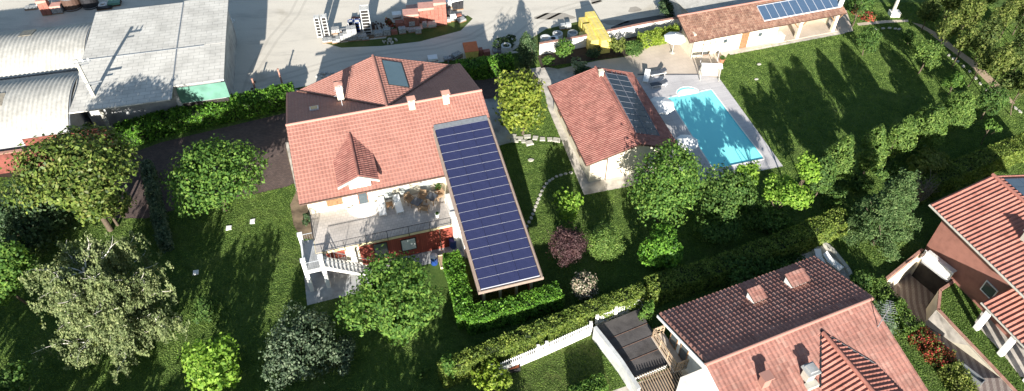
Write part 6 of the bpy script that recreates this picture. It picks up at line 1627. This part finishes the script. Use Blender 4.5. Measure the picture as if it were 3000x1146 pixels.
T('shrub','low shrub at the edge of the lawn shadow by the bamboo','shrub',2668,108,24,22,M['l_mid'],leaf=.2,nl=7,kind='shrub',seed=55)
T('shrub','red flowering shrub at the end of the garden building','shrub',2535,42,34,24,M['l_red'],leaf=.2,nl=10,kind='shrub',seed=56)
T('leafy_tree','tree behind the right end of the garden building','tree',2525,5,42,40,M['l_mid'],leaf=.24,nl=10,seed=57,zc=3.4)
# bed by the coped wall
T('conifer','dark upright conifer at the left end of the coped wall','tree',1545,150,30,52,M['l_dark'],leaf=.2,nl=14,kind='column',seed=60)
T('clipped_bush','bright round bush before the coped wall','shrub',1658,146,30,28,M['l_fine'],leaf=.24,nl=12,seed=61,zc=1.7)
T('shrub','golden leafed shrub in the bed beside the coped wall','shrub',1808,132,28,26,M['l_yellowgreen2'],leaf=.2,nl=9,kind='shrub',seed=62,dens=1.2)
T('shrub','dark green shrub at the rounded end of the planting bed','shrub',1856,138,28,26,M['l_mid'],leaf=.2,nl=9,kind='shrub',seed=63)
T('shrub','pale green ground shrub at the left end of the planting bed','shrub',1602,178,22,12,M['l_fine'],leaf=.18,nl=5,kind='shrub',seed=64)
T('shrub','dark low shrub against the shaded part of the coped wall','shrub',1740,152,24,18,M['l_dark'],leaf=.2,nl=7,kind='shrub',seed=65)
T('agave','pale striped agave behind the pool house ridge','plant',1700,188,24,13,M['l_flower2'],leaf=.5,nl=5,kind='shrub',dens=.7,asp=.25,seed=66)
T('palm_shrub','dark spiky shrub in shade behind the pool house ridge','shrub',1712,207,34,20,M['l_dark'],leaf=.3,nl=9,kind='shrub',asp=.3,seed=67)
T('weeds','clump of orange and green weeds among the stacks','plant',1141,66,13,17,M['l_red'],leaf=.2,nl=5,kind='shrub',seed=68)
T('bramble','dark bramble thicket in the yard beyond the right hedge','shrub',1478,122,34,22,M['l_dark'],leaf=.22,nl=9,kind='shrub',seed=69)
T('bramble','dark bush against the left corner of the yard shed','shrub',1965,22,42,26,M['l_dark'],leaf=.24,nl=9,kind='shrub',seed=70)
T('shrub','small dark shrub below the terrace side of the villa','shrub',900,640,14,18,M['l_dark'],leaf=.18,nl=5,kind='shrub',seed=71)
# bamboo grove
bam=[(2700,48,34,46),(2752,100,38,50),(2815,60,40,52),(2862,130,40,56),(2905,75,38,50),(2950,40,40,52),(2985,110,40,56),(2765,30,34,44),(2905,205,44,58),(2965,180,42,60),(2850,195,36,44),(2992,262,40,52),(2938,268,40,46),(2800,140,34,42),(2990,30,36,50),(2722,10,34,36),(2860,10,36,40)]
where=['nearest the utility pole','at the tip of the mulch path','third in the outer row','at the inner bend of the mulch path','in the middle of the grove','at the top frame edge of the grove','against the right frame edge, middle','second row behind the path tip','at the dark hollow of the grove','beside the dark hollow, right','beside the widest part of the mulch path','at the right frame edge, lowest','just above the rounded tree','behind the path tip, leafiest side','in the top right corner','cut by the top frame edge, leftmost','cut by the top frame edge, middle']
for i,((x,y,rx,ry),wv) in enumerate(zip(bam,where)): T('bamboo_clump','tall bamboo clump '+wv,'bamboo',x+30,y-22,rx*.86,ry*.86,M['l_bamboo' if i%3 else 'l_dark3'],leaf=.30,nl=18,seed=80+i,group='bamboo clumps of the grove',zc=3.0+(i%3)*.7,asp=.38,rag=.3,limbs=8,dens=1.8)
# trees just outside the lower frame edge throw the long shadows seen on the lawns

rs=random.Random(4)
off=[(-60,22,8.5),(-54,19,9),(-48.5,23,8),(-43,20,9.5),(-38,21,8),(-33.5,19,7.0),(-29,20,4.8),(-24,19,4.4),(-19.5,20,4.7),(-15,19,5.2),(-10.5,20,5.2),(-6,20,4.6),(-1.5,21,3.5)]
words=['farthest left','second from the left','third from the left','fourth from the left','fifth from the left','sixth from the left','seventh from the left','eighth from the left','ninth from the left','tenth from the left','fourth from the right end','third from the right end','nearest the rough lawn']
words[10]='eleventh from the left';words[11]='twelfth from the left'
for i,((x,y,h),wv) in enumerate(zip(off,words)):
    T('leafy_tree','leafy tree of the shading row below the gardens, '+wv,'tree',0,0,0,0,M['l_mid'],leaf=.4,nl=12,seed=200+i,world=(x,y,2.9,h*.46),zc=h*.54,group='trees of the shading row',limbs=3,dens=1.7,cap=5000)

for i,(x,y,rx,ry,l) in enumerate(((2440,560,48,40,'dark undergrowth bush below the leftmost row tree'),(2512,528,50,38,'dark undergrowth bush between the cedar top and the row'),(2600,492,50,36,'dark undergrowth bush below the slim row tree'),(2690,446,52,36,'dark undergrowth bush below the fourth row tree'),(2250,640,80,42,'dark undergrowth bush below the yellow-lime tree'),(2110,668,75,38,'dark undergrowth bush under the darker leafy tree'))):
    T('shrub',l,'shrub',x,y,rx,ry,M['l_mid'],leaf=.22,nl=10,kind='shrub',seed=400+i)
print('polys',sum(len(m.polygons) for m in bpy.data.meshes),'objs',len(bpy.data.objects))
